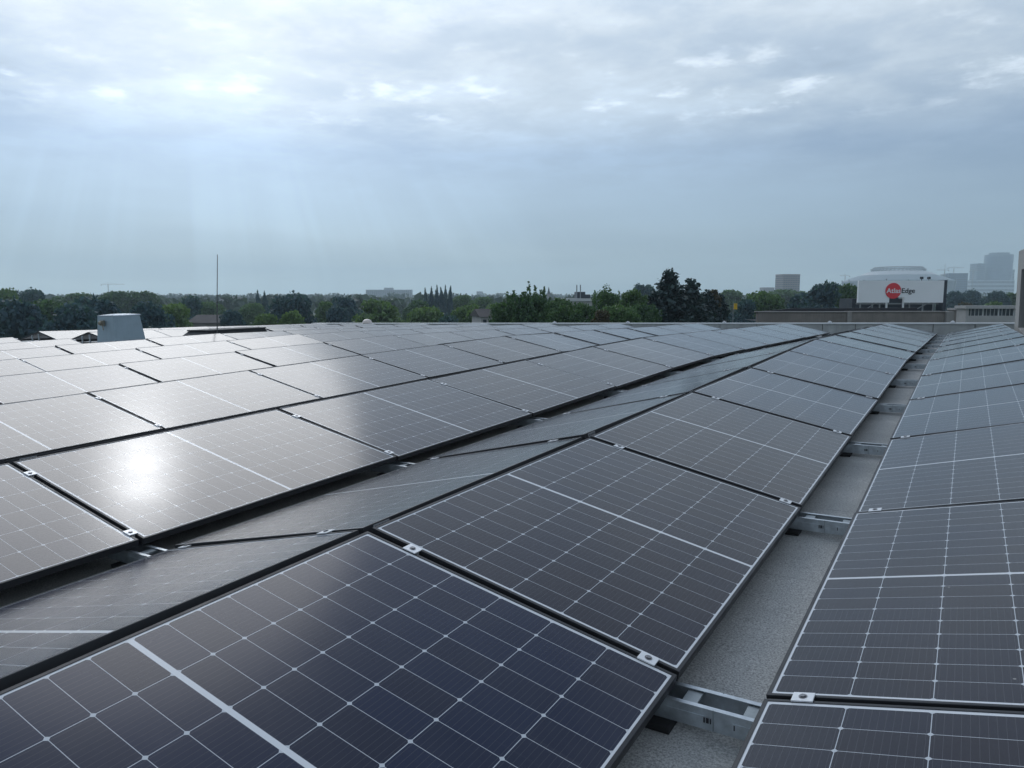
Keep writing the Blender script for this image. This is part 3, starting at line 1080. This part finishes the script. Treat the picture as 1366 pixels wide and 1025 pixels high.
TREES = [
    # dark group behind the left end of the solar rows
    ('dark', -22, 396, 95, 78, 'dark bushy tree at the photo edge, beyond the farther open gable'),
    ('dark', 36, 397, 88, 74, 'broad dark tree directly behind the farther open gable'),
    ('dark', 92, 404, 80, 70, 'dark tree above the nearer open gable'),
    ('dark', 140, 394, 84, 80, 'dark domed tree rising behind the grey-blue ventilation box'),
    ('dark', 196, 402, 60, 76, 'dark lower tree just past the grey-blue ventilation box'),
    ('mid', 66, 399, 60, 105, 'dull green tree peeping between the two broad dark trees'),
    ('mid', 2, 384, 54, 150, 'hazy tall tree at the edge of the photo above the dark trees'),
    ('round', 41, 384, 46, 170, 'hazy rounded treetop standing alone above the dark trees'),
    ('mid', 99, 391, 62, 240, 'hazy low wide tree in the dip between the dark treetops'),
    ('mid', 153, 388, 46, 220, 'hazy treetop below the faint far crane'),
    ('mid', 190, 388, 48, 225, 'hazy treetop past the faint far crane'),
    ('light', 228, 404, 56, 95, 'light green tree between the ventilation box and the lightning rod'),
    ('dark', 250, 394, 52, 130, 'dark rounded tree just before the lightning rod'),
    ('mid', 282, 402, 40, 180, 'hazy mid green tree behind the lightning rod'),
    ('dark', 312, 413, 44, 90, 'low dark tree right past the lightning rod'),
    ('mid', 335, 404, 40, 170, 'soft green tree at the foot of the slim poplar pair'),
    ('poplar', 344, 390, 11, 190, 'slim hazy poplar, first of the pair before the big round tree'),
    ('poplar', 353, 391, 11, 192, 'slim hazy poplar, second of the pair before the big round tree'),
    ('round', 392, 389, 64, 115, 'big round dark tree standing out between lightning rod and far slab block'),
    ('light', 388, 414, 40, 88, 'small light green tree in front of the big round dark tree'),
    ('light', 352, 418, 38, 86, 'low light green bushy tree beside the big round dark tree'),
    ('mid', 436, 402, 34, 140, 'green tree just past the big round dark tree'),
    ('dark', 466, 394, 54, 125, 'dark green tree before the far slab block'),
    ('light', 505, 399, 84, 110, 'wide light green willow below the far slab block'),
    ('dark', 452, 408, 40, 100, 'low dark tree beneath the dark green tree by the slab block'),
    ('mid', 556, 400, 40, 170, 'green tree at the foot of the poplar row'),
    ('mid', 616, 393, 34, 220, 'hazy green treetop just past the poplar row'),
    ('mid', 642, 396, 44, 210, 'hazy spreading tree between the poplar row and the spiky tree'),
    ('light', 566, 408, 62, 105, 'light green willow below the poplar row'),
    ('light', 622, 406, 66, 108, 'light green willow behind the small brown-roofed house'),
    ('light', 668, 404, 48, 120, 'light green tree half behind the spiky tree'),
    ('dark', 592, 419, 48, 84, 'low dark bush below the poplar row'),
    # nearer trees by the parapet
    ('spiky', 704, 378, 74, 52, 'spiky green tree with loose upright shoots beyond the parapet'),
    ('bush', 748, 397, 62, 50, 'green shrubby tree below the building with two chimneys'),
    ('bush', 672, 402, 44, 54, 'loose green bush leaning at the side of the spiky tree'),
    ('dark', 690, 398, 60, 56, 'dark green bush tucked in front of the spiky tree'),
    ('bush', 776, 404, 52, 49, 'leafy green shrub hiding the wall below the two chimneys'),
    ('mid', 728, 402, 50, 58, 'mid green tree between the spiky tree and the two chimneys'),
    ('bush', 858, 404, 50, 50, 'dark leafy shrub at the foot of the tall conifer'),
    ('rust', 954, 386, 20, 61, 'thin brownish treetop among the last dark conifers'),
    ('rust', 800, 413, 34, 44, 'low rusty brown bush beneath the double-topped green tree'),
    ('spiky', 812, 380, 54, 60, 'green tree with an uneven top, past the two chimneys'),
    ('bush', 846, 386, 50, 58, 'dense green tree leaning against the dark conifers'),
    ('round', 857, 378, 34, 190, 'hazy round treetop peeping up before the tall conifer'),
    ('bush', 826, 405, 54, 48, 'bright green shrub low down by the parapet before the conifers'),
    ('conifer', 893, 355, 92, 56, 'tall dark conifer with the highest pointed tip'),
    ('conifer', 921, 369, 84, 58, 'dark conifer second in height, beside the tallest one'),
    ('conifer', 872, 385, 70, 54, 'short dark conifer filling the near side of the tallest one'),
    ('conifer', 943, 384, 74, 60, 'short dark conifer past the two tall ones'),
    ('conifer', 962, 389, 56, 62, 'ragged last conifer of the dark clump with yellowish tip'),
    ('mid', 1020, 388, 56, 100, 'green tree standing before the brown tower block'),
    ('dark', 992, 398, 40, 92, 'dark low tree just past the conifers'),
    ('dark', 1066, 390, 46, 120, 'dark green tree below the brown tower block'),
    ('dark', 1092, 375, 62, 100, 'tall dark green tree beside the white sign board'),
    ('mid', 1126, 378, 50, 108, 'green tree touching the edge of the white sign board'),
    ('mid', 975, 386, 50, 260, 'hazy treetop behind the last conifer'),
    ('mid', 1050, 386, 60, 300, 'hazy wide treetop in front of the brown tower block'),
    ('dark', 1275, 388, 34, 210, 'dark green tree beside the dark edge of the sign board'),
    ('dark', 1302, 386, 36, 215, 'dark green tree below the tall grey tower'),
    ('dark', 1330, 388, 36, 205, 'dark green tree between the tower and the stair house'),
    ('mid', 1352, 390, 34, 220, 'green tree partly hidden by the stair house'),
    ('rust', 1292, 403, 34, 150, 'rusty low bush above the white building with a window strip'),
    ('light', 1325, 402, 44, 160, 'light green low bush above the white building with a window strip'),
]
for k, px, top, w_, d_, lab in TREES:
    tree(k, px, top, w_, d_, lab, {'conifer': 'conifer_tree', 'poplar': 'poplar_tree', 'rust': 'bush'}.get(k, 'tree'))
PO = [(567.5, 387, 'first and shortest'), (575.5, 385, 'second'), (583, 383.5, 'third'), (588.5, 386, 'fourth'), (594, 383.5, 'fifth'), (601, 384, 'sixth and last')]
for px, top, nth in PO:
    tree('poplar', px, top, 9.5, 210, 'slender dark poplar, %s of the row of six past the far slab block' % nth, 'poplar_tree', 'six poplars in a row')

# far woods: one mass
BL = []
for dist, base, amp, hpx in ((320, 397, 3.0, 1), (520, 395, 2.5, 1), (850, 392.5, 2.0, 1), (1400, 391.5, 1.3, 1)):
    px = -160.0
    while px < 1530:
        wpx = rng.uniform(16, 34) * (1 if dist < 600 else .7)
        top = base + rng.normal(0, amp) * .6
        if 1120 < px < 1270:
            top += 3
        p = at(px, top, dist)
        r = wpx * dist / 991.2 * .5
        zt_ = max(p.z, 6.0)
        for q in range(4):
            rr = r * rng.uniform(.5, .8)
            BL.append(((p.x + rng.normal(0, r * .5), p.y + rng.normal(0, r * .5), zt_ - rr * .8 - rng.uniform(0, r * .5)), (rr, rr, rr * .8)))
        BL.append(((p.x, p.y, zt_ * .4), (r, r, zt_ * .42)))
        px += wpx * .55
P, N = blob_points(BL, 60000)
me = leaf_mesh('far_woods', P, N, 3.0, M['wood'])
o = obj('far_woods', me)
o['kind'] = 'stuff'
o['label'] = 'hazy belt of woodland along the horizon'


# ------------------------------------------------------------------ buildings beyond
def face_cam(px, dist, z=0.0, turn=0.0):
    p = at(px, 395, dist)
    return Matrix.Translation((p.x, p.y, z)) @ Matrix.Rotation(YAW + turn, 4, 'Z')


def mpp(dist):
    return dist / 991.2


def zat(px, y, dist):
    return at(px, y, dist).z


def block(name, label, cat, px0, px1, ytop, dist, material, depth=14, turn=0.0, floors=0, win=None, base=0.0, grp=None, roofbox=None):
    w = (px1 - px0) * mpp(dist)
    h = zat((px0 + px1) / 2, ytop, dist)
    t = thing(name, label, cat, face_cam((px0 + px1) / 2, dist, 0, turn), grp)
    b = bmesh.new()
    bm_span(b, -w / 2, w / 2, 0, depth, base, h)
    bm_span(b, -w / 2 - .15, w / 2 + .15, -.15, depth + .15, h + .002, h + .4)
    part('wall', t, b, material)
    if floors:
        fh = (h - base - 1) / floors
        for f in range(floors):
            b = bmesh.new()
            z0 = base + f * fh + fh * .32
            n = max(4, int(w / 3.2))
            for i in range(n):
                x0 = -w / 2 + (i + .14) * w / n
                bm_span(b, x0, x0 + w / n * .72, -.06, .05, z0, z0 + fh * .5)
            m2 = max(2, int(depth / 3.2))
            for sgn in (-1, 1):
                for i in range(m2):
                    y0 = (i + .14) * depth / m2
                    bm_span(b, sgn * w / 2 - .05, sgn * w / 2 + .06, y0, y0 + depth / m2 * .72, z0, z0 + fh * .5)
            part('window_band', t, b, win or M['window'])
    if roofbox:
        a0, a1, yt = roofbox
        b = bmesh.new()
        x0, x1 = (a0 - (px0 + px1) / 2) * mpp(dist), (a1 - (px0 + px1) / 2) * mpp(dist)
        bm_span(b, x0, x1, depth * .2, depth * .8, h + .503, zat(a0, yt, dist))
        part('roof_plant', t, b, material)
    return t


block('apartment_slab', 'long pale slab block far off on the horizon before the poplar row', 'building', 488, 549, 387, 1250, M['pale_bldg'], 14, 0, 11, None, 0, None, (512, 524, 384))
block('office_block', 'low hazy building with white floor bands behind the lightning rod', 'building', 293, 316, 398, 330, M['white_render'], 14, .2, 3, None, 0, None, (304, 315, 396))
block('tower_block', 'lone pinkish brown tower block above the trees', 'building', 1043, 1067, 366.5, 950, M['pink_brick'], 20, .15, 14)
block('apartment_block', 'small pinkish far block beside the lone tower block', 'building', 1018, 1033, 384, 1300, M['pink_brick'], 16, .1, 8)
block('office_block', 'far grey block low on the horizon between poplars and spiky tree', 'building', 636, 644, 389, 1800, M['pale_bldg'], 16, .1, 6)
# blue office with a paler end wall
t = block('office_tower', 'blue glass office block with a paler end face beside the sign board', 'building', 1265, 1288, 365, 1500, M['blue_bldg'], 22, -.25, 12)
block('office_tower', 'narrow pale slab joined to the blue office block', 'building', 1257, 1266, 366, 1520, M['pale_bldg'], 20, -.25, 12)
# the big tower
t = thing('round_tower', 'tallest pale round-cornered tower near the stair house', 'building', face_cam(1328.5, 1900))
R_ = 16.5 * mpp(1900)
h = zat(1328, 341, 1900)
b = bmesh.new()
bm_lathe(b, [(R_, 0), (R_, h), (R_ * .97, h + 1), (R_ * .72, h + 1.2), (R_ * .72, zat(1328, 338, 1900))], 40)
part('wall', t, b, M['teal_bldg'])
for f in range(24):
    z0 = 26 + f * (h - 30) / 24
    b = bmesh.new()
    bm_lathe(b, [(R_ + .12, z0), (R_ + .12, z0 + 2.3)], 40, False)
    part('window_band', t, b, M['blue_bldg'])
block('office_tower', 'slim grey tower attached to the tallest round-cornered tower', 'building', 1301, 1311.5, 352, 1880, M['teal_bldg'], 30, 0, 18)
block('office_building', 'wide low podium at the foot of the tallest tower', 'building', 1294, 1352, 374, 1840, M['pale_bldg'], 50, 0, 5)
block('office_tower', 'small hazy block rising behind the podium of the tallest tower', 'building', 1343, 1351, 360, 2000, M['teal_bldg'], 30, 0, 10)

# arena
D = 1400
t = thing('arena', 'large hazy domed arena with a roof truss ring behind the sign board', 'arena', face_cam(1196, D))
k = mpp(D)


def az(y):
    return zat(1196, y, D)


b = bmesh.new()
bm_lathe(b, [(64 * k, 0), (66 * k, az(380)), (67 * k, az(376)), (66 * k, az(374.5)), (62 * k, az(373.5))], 72, False)
part('bowl', t, b, M['arena_wall'])
b = bmesh.new()
bm_lathe(b, [(66 * k, az(375.5)), (58 * k, az(371.5)), (47 * k, az(368)), (41 * k, az(366.6)), (41 * k, az(366.6) - 2)], 72, False)
smooth(part('roof_skirt', t, b, M['arena_wall']))
b = bmesh.new()
bm_lathe(b, [(48 * k, az(369)), (44 * k, az(366.5)), (37 * k, az(363.4)), (30 * k, az(362.0)), (10 * k, az(361.2))], 72, True)
smooth(part('dome', t, b, M['arena_roof']))
b = bmesh.new()
n = 40
for i in range(n):
    a0, a1 = 2 * PI * i / n, 2 * PI * (i + 1) / n
    for rr, y in ((29 * k, 357.2), (33 * k, 360.0)):
        bm_cyl(b, (rr * math.cos(a0), rr * math.sin(a0), az(y)), (rr * math.cos(a1), rr * math.sin(a1), az(y)), .9, seg=6)
    bm_cyl(b, (29 * k * math.cos(a0), 29 * k * math.sin(a0), az(357.2)), (33 * k * math.cos(a0), 33 * k * math.sin(a0), az(363)), .5, seg=5)
    bm_cyl(b, (29 * k * math.cos(a0), 29 * k * math.sin(a0), az(357.2)), (33 * k * math.cos(a1), 33 * k * math.sin(a1), az(360)), .4, seg=5)
part('truss_ring', t, b, M['steel_far'])
for i in range(16):
    a = 2 * PI * i / 16 + .1
    b = bmesh.new()
    bm_cyl(b, (65 * k * math.cos(a), 65 * k * math.sin(a), 0), (68 * k * math.cos(a), 68 * k * math.sin(a), az(374)), 1.6, 1.0, 8)
    part('pylon', t, b, M['steel_far'])


# cranes
def crane(px, ytop, yjib, jib0, jib1, dist, label):
    t = thing('tower_crane', label, 'crane', face_cam(px, dist), 'cranes on the horizon')
    k = mpp(dist)
    b = bmesh.new()
    zt_ = zat(px, ytop, dist)
    zj = zat(px, yjib, dist)
    w = .55 * k / 2
    for sx_ in (-1, 1):
        for sy_ in (-1, 1):
            bm_span(b, sx_ * w - .12, sx_ * w + .12, sy_ * w - .12, sy_ * w + .12, 0, zj)
    n = int(zj / (2.5 * w)) + 1
    for i in range(n):
        z0, z1 = i * zj / n, (i + 1) * zj / n
        s = 1 if i % 2 else -1
        bm_cyl(b, (-w * s, -w, z0), (w * s, -w, z1), .14, seg=5)
        bm_cyl(b, (-w * s, w, z0), (w * s, w, z1), .14, seg=5)
    bm_cyl(b, (0, 0, zj), (0, 0, zt_), .35, .15, 6)
    part('mast', t, b, M['crane'])
    b = bmesh.new()
    x0, x1 = (jib0 - px) * k, (jib1 - px) * k
    bm_span(b, x0, x1, -.3, .3, zj, zj + .2)
    bm_span(b, x0, x1, -.12, .12, zj + 1.1, zj + 1.35)
    for i in range(24):
        xa = x0 + (x1 - x0) * i / 24
        xb = x0 + (x1 - x0) * (i + 1) / 24
        bm_cyl(b, (xa, 0, zj + .2), (xb, 0, zj + 1.2), .1, seg=4)
    bm_cyl(b, (x0 * .7, 0, zj + 1), (0, 0, zt_), .1, seg=4)
    bm_cyl(b, (x1 * .6, 0, zj + 1), (0, 0, zt_), .1, seg=4)
    part('jib', t, b, M['crane'])
    b = bmesh.new()
    e = x0 if abs(x0) < abs(x1) else x1
    bm_span(b, e - .8, e + .8, -.7, .7, zj - 1.8, zj - .003)
    part('counterweight', t, b, M['steel_far'])


crane(145, 377, 380, 136, 167, 1500, 'faint far crane above the hazy trees at the dark tree group')
crane(1258, 352, 361, 1247, 1263, 1450, 'faint crane beside the blue office block, over the sign board end')
crane(1270, 356, 358, 1262, 1283, 1650, 'faint crane standing behind the blue office block')
crane(1296, 360, 362, 1291, 1303, 1700, 'faint crane between the blue block and the tall tower')
crane(1126, 366, 368.5, 1119, 1132, 1600, 'faint low crane beside the arena roof')

# church spire
t = thing('church', 'far slim church spire above the spiky tree', 'church', face_cam(732, 600))
b = bmesh.new()
k = mpp(600)
frustum(b, 1.9 * k, 1.9 * k, 1.8 * k, 1.8 * k, 0, zat(732, 392, 600))
part('tower', t, b, M['brown_wall'])
b = bmesh.new()
bm_cyl(b, (0, 0, zat(732, 392, 600) + .01), (0, 0, zat(732, 383, 600)), 2.1 * k, .1, 8)
part('spire', t, b, M['dark_roof'])

# plant with two chimneys
D = 150
k = mpp(D)
t = thing('boiler_house', 'flat white-edged building with a dark roof box and two thin chimneys', 'building', face_cam(768, D))
b = bmesh.new()
hh = zat(768, 400, D)
bm_span(b, -24 * k, 22 * k, 0, 9, 0, hh - .3)
part('wall', t, b, M['white_render'])
b = bmesh.new()
bm_span(b, -25 * k, 23 * k, -.4, 9.4, hh - .297, hh + .25)
part('roof_edge', t, b, M['arena_roof'])
b = bmesh.new()
bm_span(b, 1.5 * k, 14 * k, 2, 6, hh + .253, zat(768, 389.5, D))
bm_span(b, 14.01 * k, 21 * k, 2.4, 5.6, hh + .253, zat(768, 393, D))
part('plant_room', t, b, M['louvre'])
for x in (2.3, 7.2):
    b = bmesh.new()
    bm_cyl(b, (x * k, 1.7, hh + .253), (x * k, 1.7, zat(768, 380, D)), .75 * k, .7 * k, 12)
    part('chimney', t, b, M['steel_far'])

# small house
D = 82
k = mpp(D)
t = thing('house', 'small house with a brown roof half behind the spiky tree', 'house', face_cam(650, D, 0, .25))
hw = 9 * k
he, hr = zat(650, 423.0, D), zat(650, 416.5, D)
b = bmesh.new()
bm_span(b, -hw, hw, 0, 5, 0, he)
part('wall', t, b, M['white_render'])
b = bmesh.new()
v = [b.verts.new(c) for c in ((-hw - .2, -.3, he + .003), (hw + .2, -.3, he + .003), (hw + .2, 5.3, he + .003), (-hw - .2, 5.3, he + .003), (-hw - .2, 2.5, hr + .3), (hw + .2, 2.5, hr + .3))]
for f in ((0, 1, 5, 4), (2, 3, 4, 5), (0, 4, 3), (1, 2, 5), (3, 2, 1, 0)):
    b.faces.new([v[i] for i in f])
part('roof', t, b, M['brown_roof'])
b = bmesh.new()
for x in (-.5, .15):
    bm_span(b, x, x + .4, -.03, .02, he - .9, he - .3)
part('window', t, b, M['window'])
# long brown roof behind the mast
D = 120
k = mpp(D)
t = thing('shed', 'long low shed with a brown roof among the trees by the lightning rod', 'shed', face_cam(272, D, 0, 0))
he, hr = zat(272, 431, D), zat(272, 421, D)
hw = 22 * k
b = bmesh.new()
bm_span(b, -hw, hw, 0, 8, 0, he)
part('wall', t, b, M['brown_wall'])
b = bmesh.new()
v = [b.verts.new(c) for c in ((-hw - .3, -.4, he + .003), (hw + .3, -.4, he + .003), (hw + .3, 8.4, he + .003), (-hw - .3, 8.4, he + .003), (-hw - .3, 4, hr), (hw + .3, 4, hr))]
for f in ((0, 1, 5, 4), (2, 3, 4, 5), (0, 4, 3), (1, 2, 5), (3, 2, 1, 0)):
    b.faces.new([v[i] for i in f])
part('roof', t, b, M['brown_roof'])

# brown-walled building in front of the sign
D = 58
k = mpp(D)
cx = 1140
t = thing('warehouse', 'flat-roofed building with a brown-grey wall just beyond the parapet', 'building', face_cam(cx, D))


def bx(px):
    return (px - cx) * k


zw = zat(cx, 416.6, D)
b = bmesh.new()
bm_span(b, bx(1012), bx(1131), 0, .5, 0, zw - .02)
bm_span(b, bx(1137), bx(1262), 0, .5, 0, zw)
part('wall', t, b, M['brown_wall'], .02)
for a0, a1, yy in ((1131, 1137, -.12), (1262, 1272, -.25)):
    b = bmesh.new()
    bm_span(b, bx(a0) + .005, bx(a1) - .005, yy, .6, 0, zw + .06)
    part('pier', t, b, M['brown_edge'], .02)
b = bmesh.new()
bm_span(b, bx(1010), bx(1131) - .02, -.08, .62, zw - .017, zw + .05)
bm_span(b, bx(1137) + .02, bx(1262) - .02, -.08, .62, zw + .003, zw + .07)
part('coping', t, b, M['brown_edge'], .01)
b = bmesh.new()
v = [b.verts.new(c) for c in ((bx(1014), .6, zw - .7), (bx(1272), .6, zw - .7), (bx(1272), 4, zw - .7), (bx(1014), 4, zw - .7))]
b.faces.new(v)
part('flat_roof', t, b, M['dark_roof'])
b = bmesh.new()
v0 = [(bx(1030), 4.0, zw - .1), (bx(1262), 4.0, zw - .1), (bx(1262), 4.0, zat(cx, 411.0, D + 4)), (bx(1085), 4.0, zat(cx, 411.5, D + 4)), (bx(1030), 4.0, zat(cx, 416.5, D + 4))]
fa = [b.verts.new(c) for c in v0]
fb = [b.verts.new((x + .1, y + .5, z)) for x, y, z in v0]
b.faces.new(fa)
b.faces.new(list(reversed(fb)))
for i in range(5):
    q = (i + 1) % 5
    b.faces.new((fa[q], fa[i], fb[i], fb[q]))
part('roof_upstand', t, b, M['dark_roof'])

# the sign on its dark steel frame
D = 84
k = mpp(D)
cx = 1201
t = thing('billboard', 'white sign board with a red disc on a dark rooftop steel frame', 'billboard', face_cam(cx, D))


def sxp(px):
    return (px - cx) * k


zb, zt_ = zat(cx, 404, D), zat(cx, 374.5, D)
z_roof = zat(cx, 418.5, D)
nz = zat(cx, 396.8, D)
b = bmesh.new()
bm_span(b, sxp(1144.5), sxp(1186.5), 0, .25, zb, zt_)
bm_span(b, sxp(1206.5), sxp(1258.5), 0, .25, zb, zt_)
bm_span(b, sxp(1186.5) + .001, sxp(1206.5) - .001, 0, .25, nz, zt_)
part('board', t, b, M['sign_white'])
b = bmesh.new()
bm_cyl(b, (sxp(1191), -.06, zat(cx, 388.2, D)), (sxp(1191), -.002, zat(cx, 388.2, D)), 10.4 * k, seg=48)
part('red_disc', t, b, M['sign_red'])


def lettering(txt, x, z, size, material, parent, y, extra=0.0):
    cu = bpy.data.curves.new('lettering', 'FONT')
    cu.body = txt
    cu.size = size
    cu.extrude = .01
    cu.offset = extra
    o = bpy.data.objects.new('lettering_source', cu)
    COL.objects.link(o)
    dg = bpy.context.evaluated_depsgraph_get()
    me = bpy.data.meshes.new_from_object(o.evaluated_get(dg))
    bpy.data.objects.remove(o)
    me.materials.clear()
    me.materials.append(material)
    q = obj('lettering', me, parent)
    q.rotation_euler = (PI / 2, 0, 0)
    q.location = (x, y, z)
    return q, max(v.co.x for v in me.vertices)


zl = zat(cx, 391.0, D)
q, w1 = lettering('Atlas', sxp(1182.0), zl, 9.0 * k, M['sign_white'], t, -.085, .010)
q.scale = (18.6 * k / w1, 1, 1)
q, w2 = lettering('Edge', sxp(1201.8), zl, 9.0 * k, M['sign_ink'], t, -.03, .007)
q.scale = (18.2 * k / w2, 1, 1)
for px in (1185.2, 1207.4):
    b = bmesh.new()
    bm_span(b, sxp(px) - .08, sxp(px) + .08, .26, .42, z_roof - .5, zb + (1.0 if px < 1190 else .9))
    bm_span(b, sxp(px) - .075, sxp(px) + .075, -.02 + .30, .255, z_roof - .5, zb - .01)
    part('white_post', t, b, M['sign_white'])
b = bmesh.new()
for px in (1152, 1168, 1178, 1218, 1236, 1250):
    bm_span(b, sxp(px) - .06, sxp(px) + .06, .6, .75, z_roof - .5, zt_ - .3)
for (xa, xb) in ((1152, 1178), (1218, 1250)):
    bm_cyl(b, (sxp(xa), .8, z_roof), (sxp(xb), .8, zb + .2), .05, seg=6)
bm_span(b, sxp(1146), sxp(1257), .62, .72, zb - .2, zb - .05)
part('steel_frame', t, b, M['steel_far'])
b = bmesh.new()
bm_span(b, sxp(1146), sxp(1258), 1.6, 5.0, z_roof - .6, zb + .45)
bm_span(b, sxp(1187), sxp(1206), 1.2, 1.59, z_roof - .6, nz + .3)
part('dark_plant_room', t, b, M['louvre'])
b = bmesh.new()
bm_span(b, sxp(1258.6), sxp(1263), .05, 1.4, z_roof - .5, zt_ + .05)
part('end_return', t, b, M['louvre'])
for px in (1228.8, 1238.4):
    b = bmesh.new()
    bm_span(b, sxp(px) - .11, sxp(px) + .11, -.05, .3, zt_ + .16, zt_ + .42)
    bm_cyl(b, (sxp(px), .12, zt_), (sxp(px), .12, zt_ + .17), .04, seg=8)
    part('floodlight', t, b, M['louvre'])
b = bmesh.new()
bm_cyl(b, (sxp(1182), .1, zt_), (sxp(1182), .1, zt_ + .2), .05, seg=6)
part('bracket', t, b, M['steel_far'])

b = bmesh.new()
t2 = thing('plant_building', 'dark flat building carrying the white sign board', 'building', face_cam(cx, D + 1.0))
bm_span(b, sxp(1142), sxp(1266), 0, 5, 0, z_roof - .62)
part('wall', t2, b, M['brown_wall'])
b = bmesh.new()
bm_span(b, sxp(1141), sxp(1267), -.1, 5.1, z_roof - .617, z_roof - .40)
part('roof_edge', t2, b, M['dark_roof'])

# white building with a window strip
D = 76
k = mpp(D)
cx = 1322
t = thing('workshop', 'low white building with a long window strip beside the stair house', 'building', face_cam(cx, D))
zr, z1, z0 = zat(cx, 407.5, D), zat(cx, 412.0, D), zat(cx, 421.5, D)
xl, xr = -32 * k, 60 * k
b = bmesh.new()
bm_span(b, xl, xr, .25, 1.6, 0, zr - .35)
bm_span(b, xl, xr, 0, .249, 0, z0)
bm_span(b, xl, xr, 0, .249, z1, zr - .35)
bm_span(b, xl, xl + 4 * k, .001, .249, z0 + .001, z1 - .001)
part('wall', t, b, M['white_render'])
b = bmesh.new()
bm_span(b, xl - .2, xr, -.25, 1.7, zr - .347, zr - .05)
part('roof', t, b, M['white_render'])
b = bmesh.new()
bm_span(b, xl + 4 * k + .002, xr, .12, .16, z0 + .002, z1 - .002)
part('window', t, b, M['window'])
b = bmesh.new()
for i in range(12):
    x = xl + (4 + 3.0 + 5.2 * i) * k
    ww = .05 if i % 4 != 3 else .14
    bm_span(b, x, x + ww, .06, .118, z0 + .003, z1 - .003)
part('mullion', t, b, M['arena_roof'])
# pale roof sliver between the two
t = thing('annexe', 'pale flat roof sliver between the brown wall and the white building', 'building', face_cam(1281, 88))
k = mpp(88)
b = bmesh.new()
bm_span(b, -7 * k, 9 * k, 0, 1.2, 0, zat(1281, 414, 88))
part('wall', t, b, M['brown_wall'])
b = bmesh.new()
bm_span(b, -8 * k, 10 * k, -.2, 1.3, zat(1281, 414, 88) + .003, zat(1281, 411.5, 88))
part('roof', t, b, M['white_render'])
# yellow flag sign
t = thing('flag', 'small yellow flag on a pole beside the conifers', 'flag', face_cam(981, 66))
k = mpp(66)
b = bmesh.new()
bm_cyl(b, (-2.2 * k, 0, 0), (-2.2 * k, 0, zat(981, 404, 66)), .03, .022, 8)
part('pole', t, b, M['steel_far'])
b = bmesh.new()
cols = []
for i in range(7):
    x = -2.0 * k + i * 5.0 * k / 6
    y = .05 * math.sin(i * 1.1)
    cols.append([b.verts.new((x, y, zat(981, 405, 66))), b.verts.new((x, y, zat(981, 413, 66)))])
for p, q in zip(cols, cols[1:]):
    b.faces.new((p[0], q[0], q[1], p[1]))
bmesh.ops.solidify(b, geom=b.faces[:], thickness=.01)
part('cloth', t, b, M['yellow'])

# ------------------------------------------------------------------ the air
bm = bmesh.new()
bm_box(bm, (0, 0, 66), (5300, 5300, 134))
hz = bpy.data.materials.new('haze')
hz.use_nodes = True
g = NT(hz.node_tree)
out = g.n('ShaderNodeOutputMaterial')
pv = g.n('ShaderNodeVolumePrincipled')
pv.inputs['Color'].default_value = (.78, .92, 1.0, 1)
pv.inputs['Density'].default_value = 0.0004
pv.inputs['Anisotropy'].default_value = 0.2
g.l(pv.outputs[0], out.inputs['Volume'])
me = to_mesh('haze', bm, hz)
o = obj('haze', me)
o['kind'] = 'stuff'
o['label'] = 'pale haze in the air'
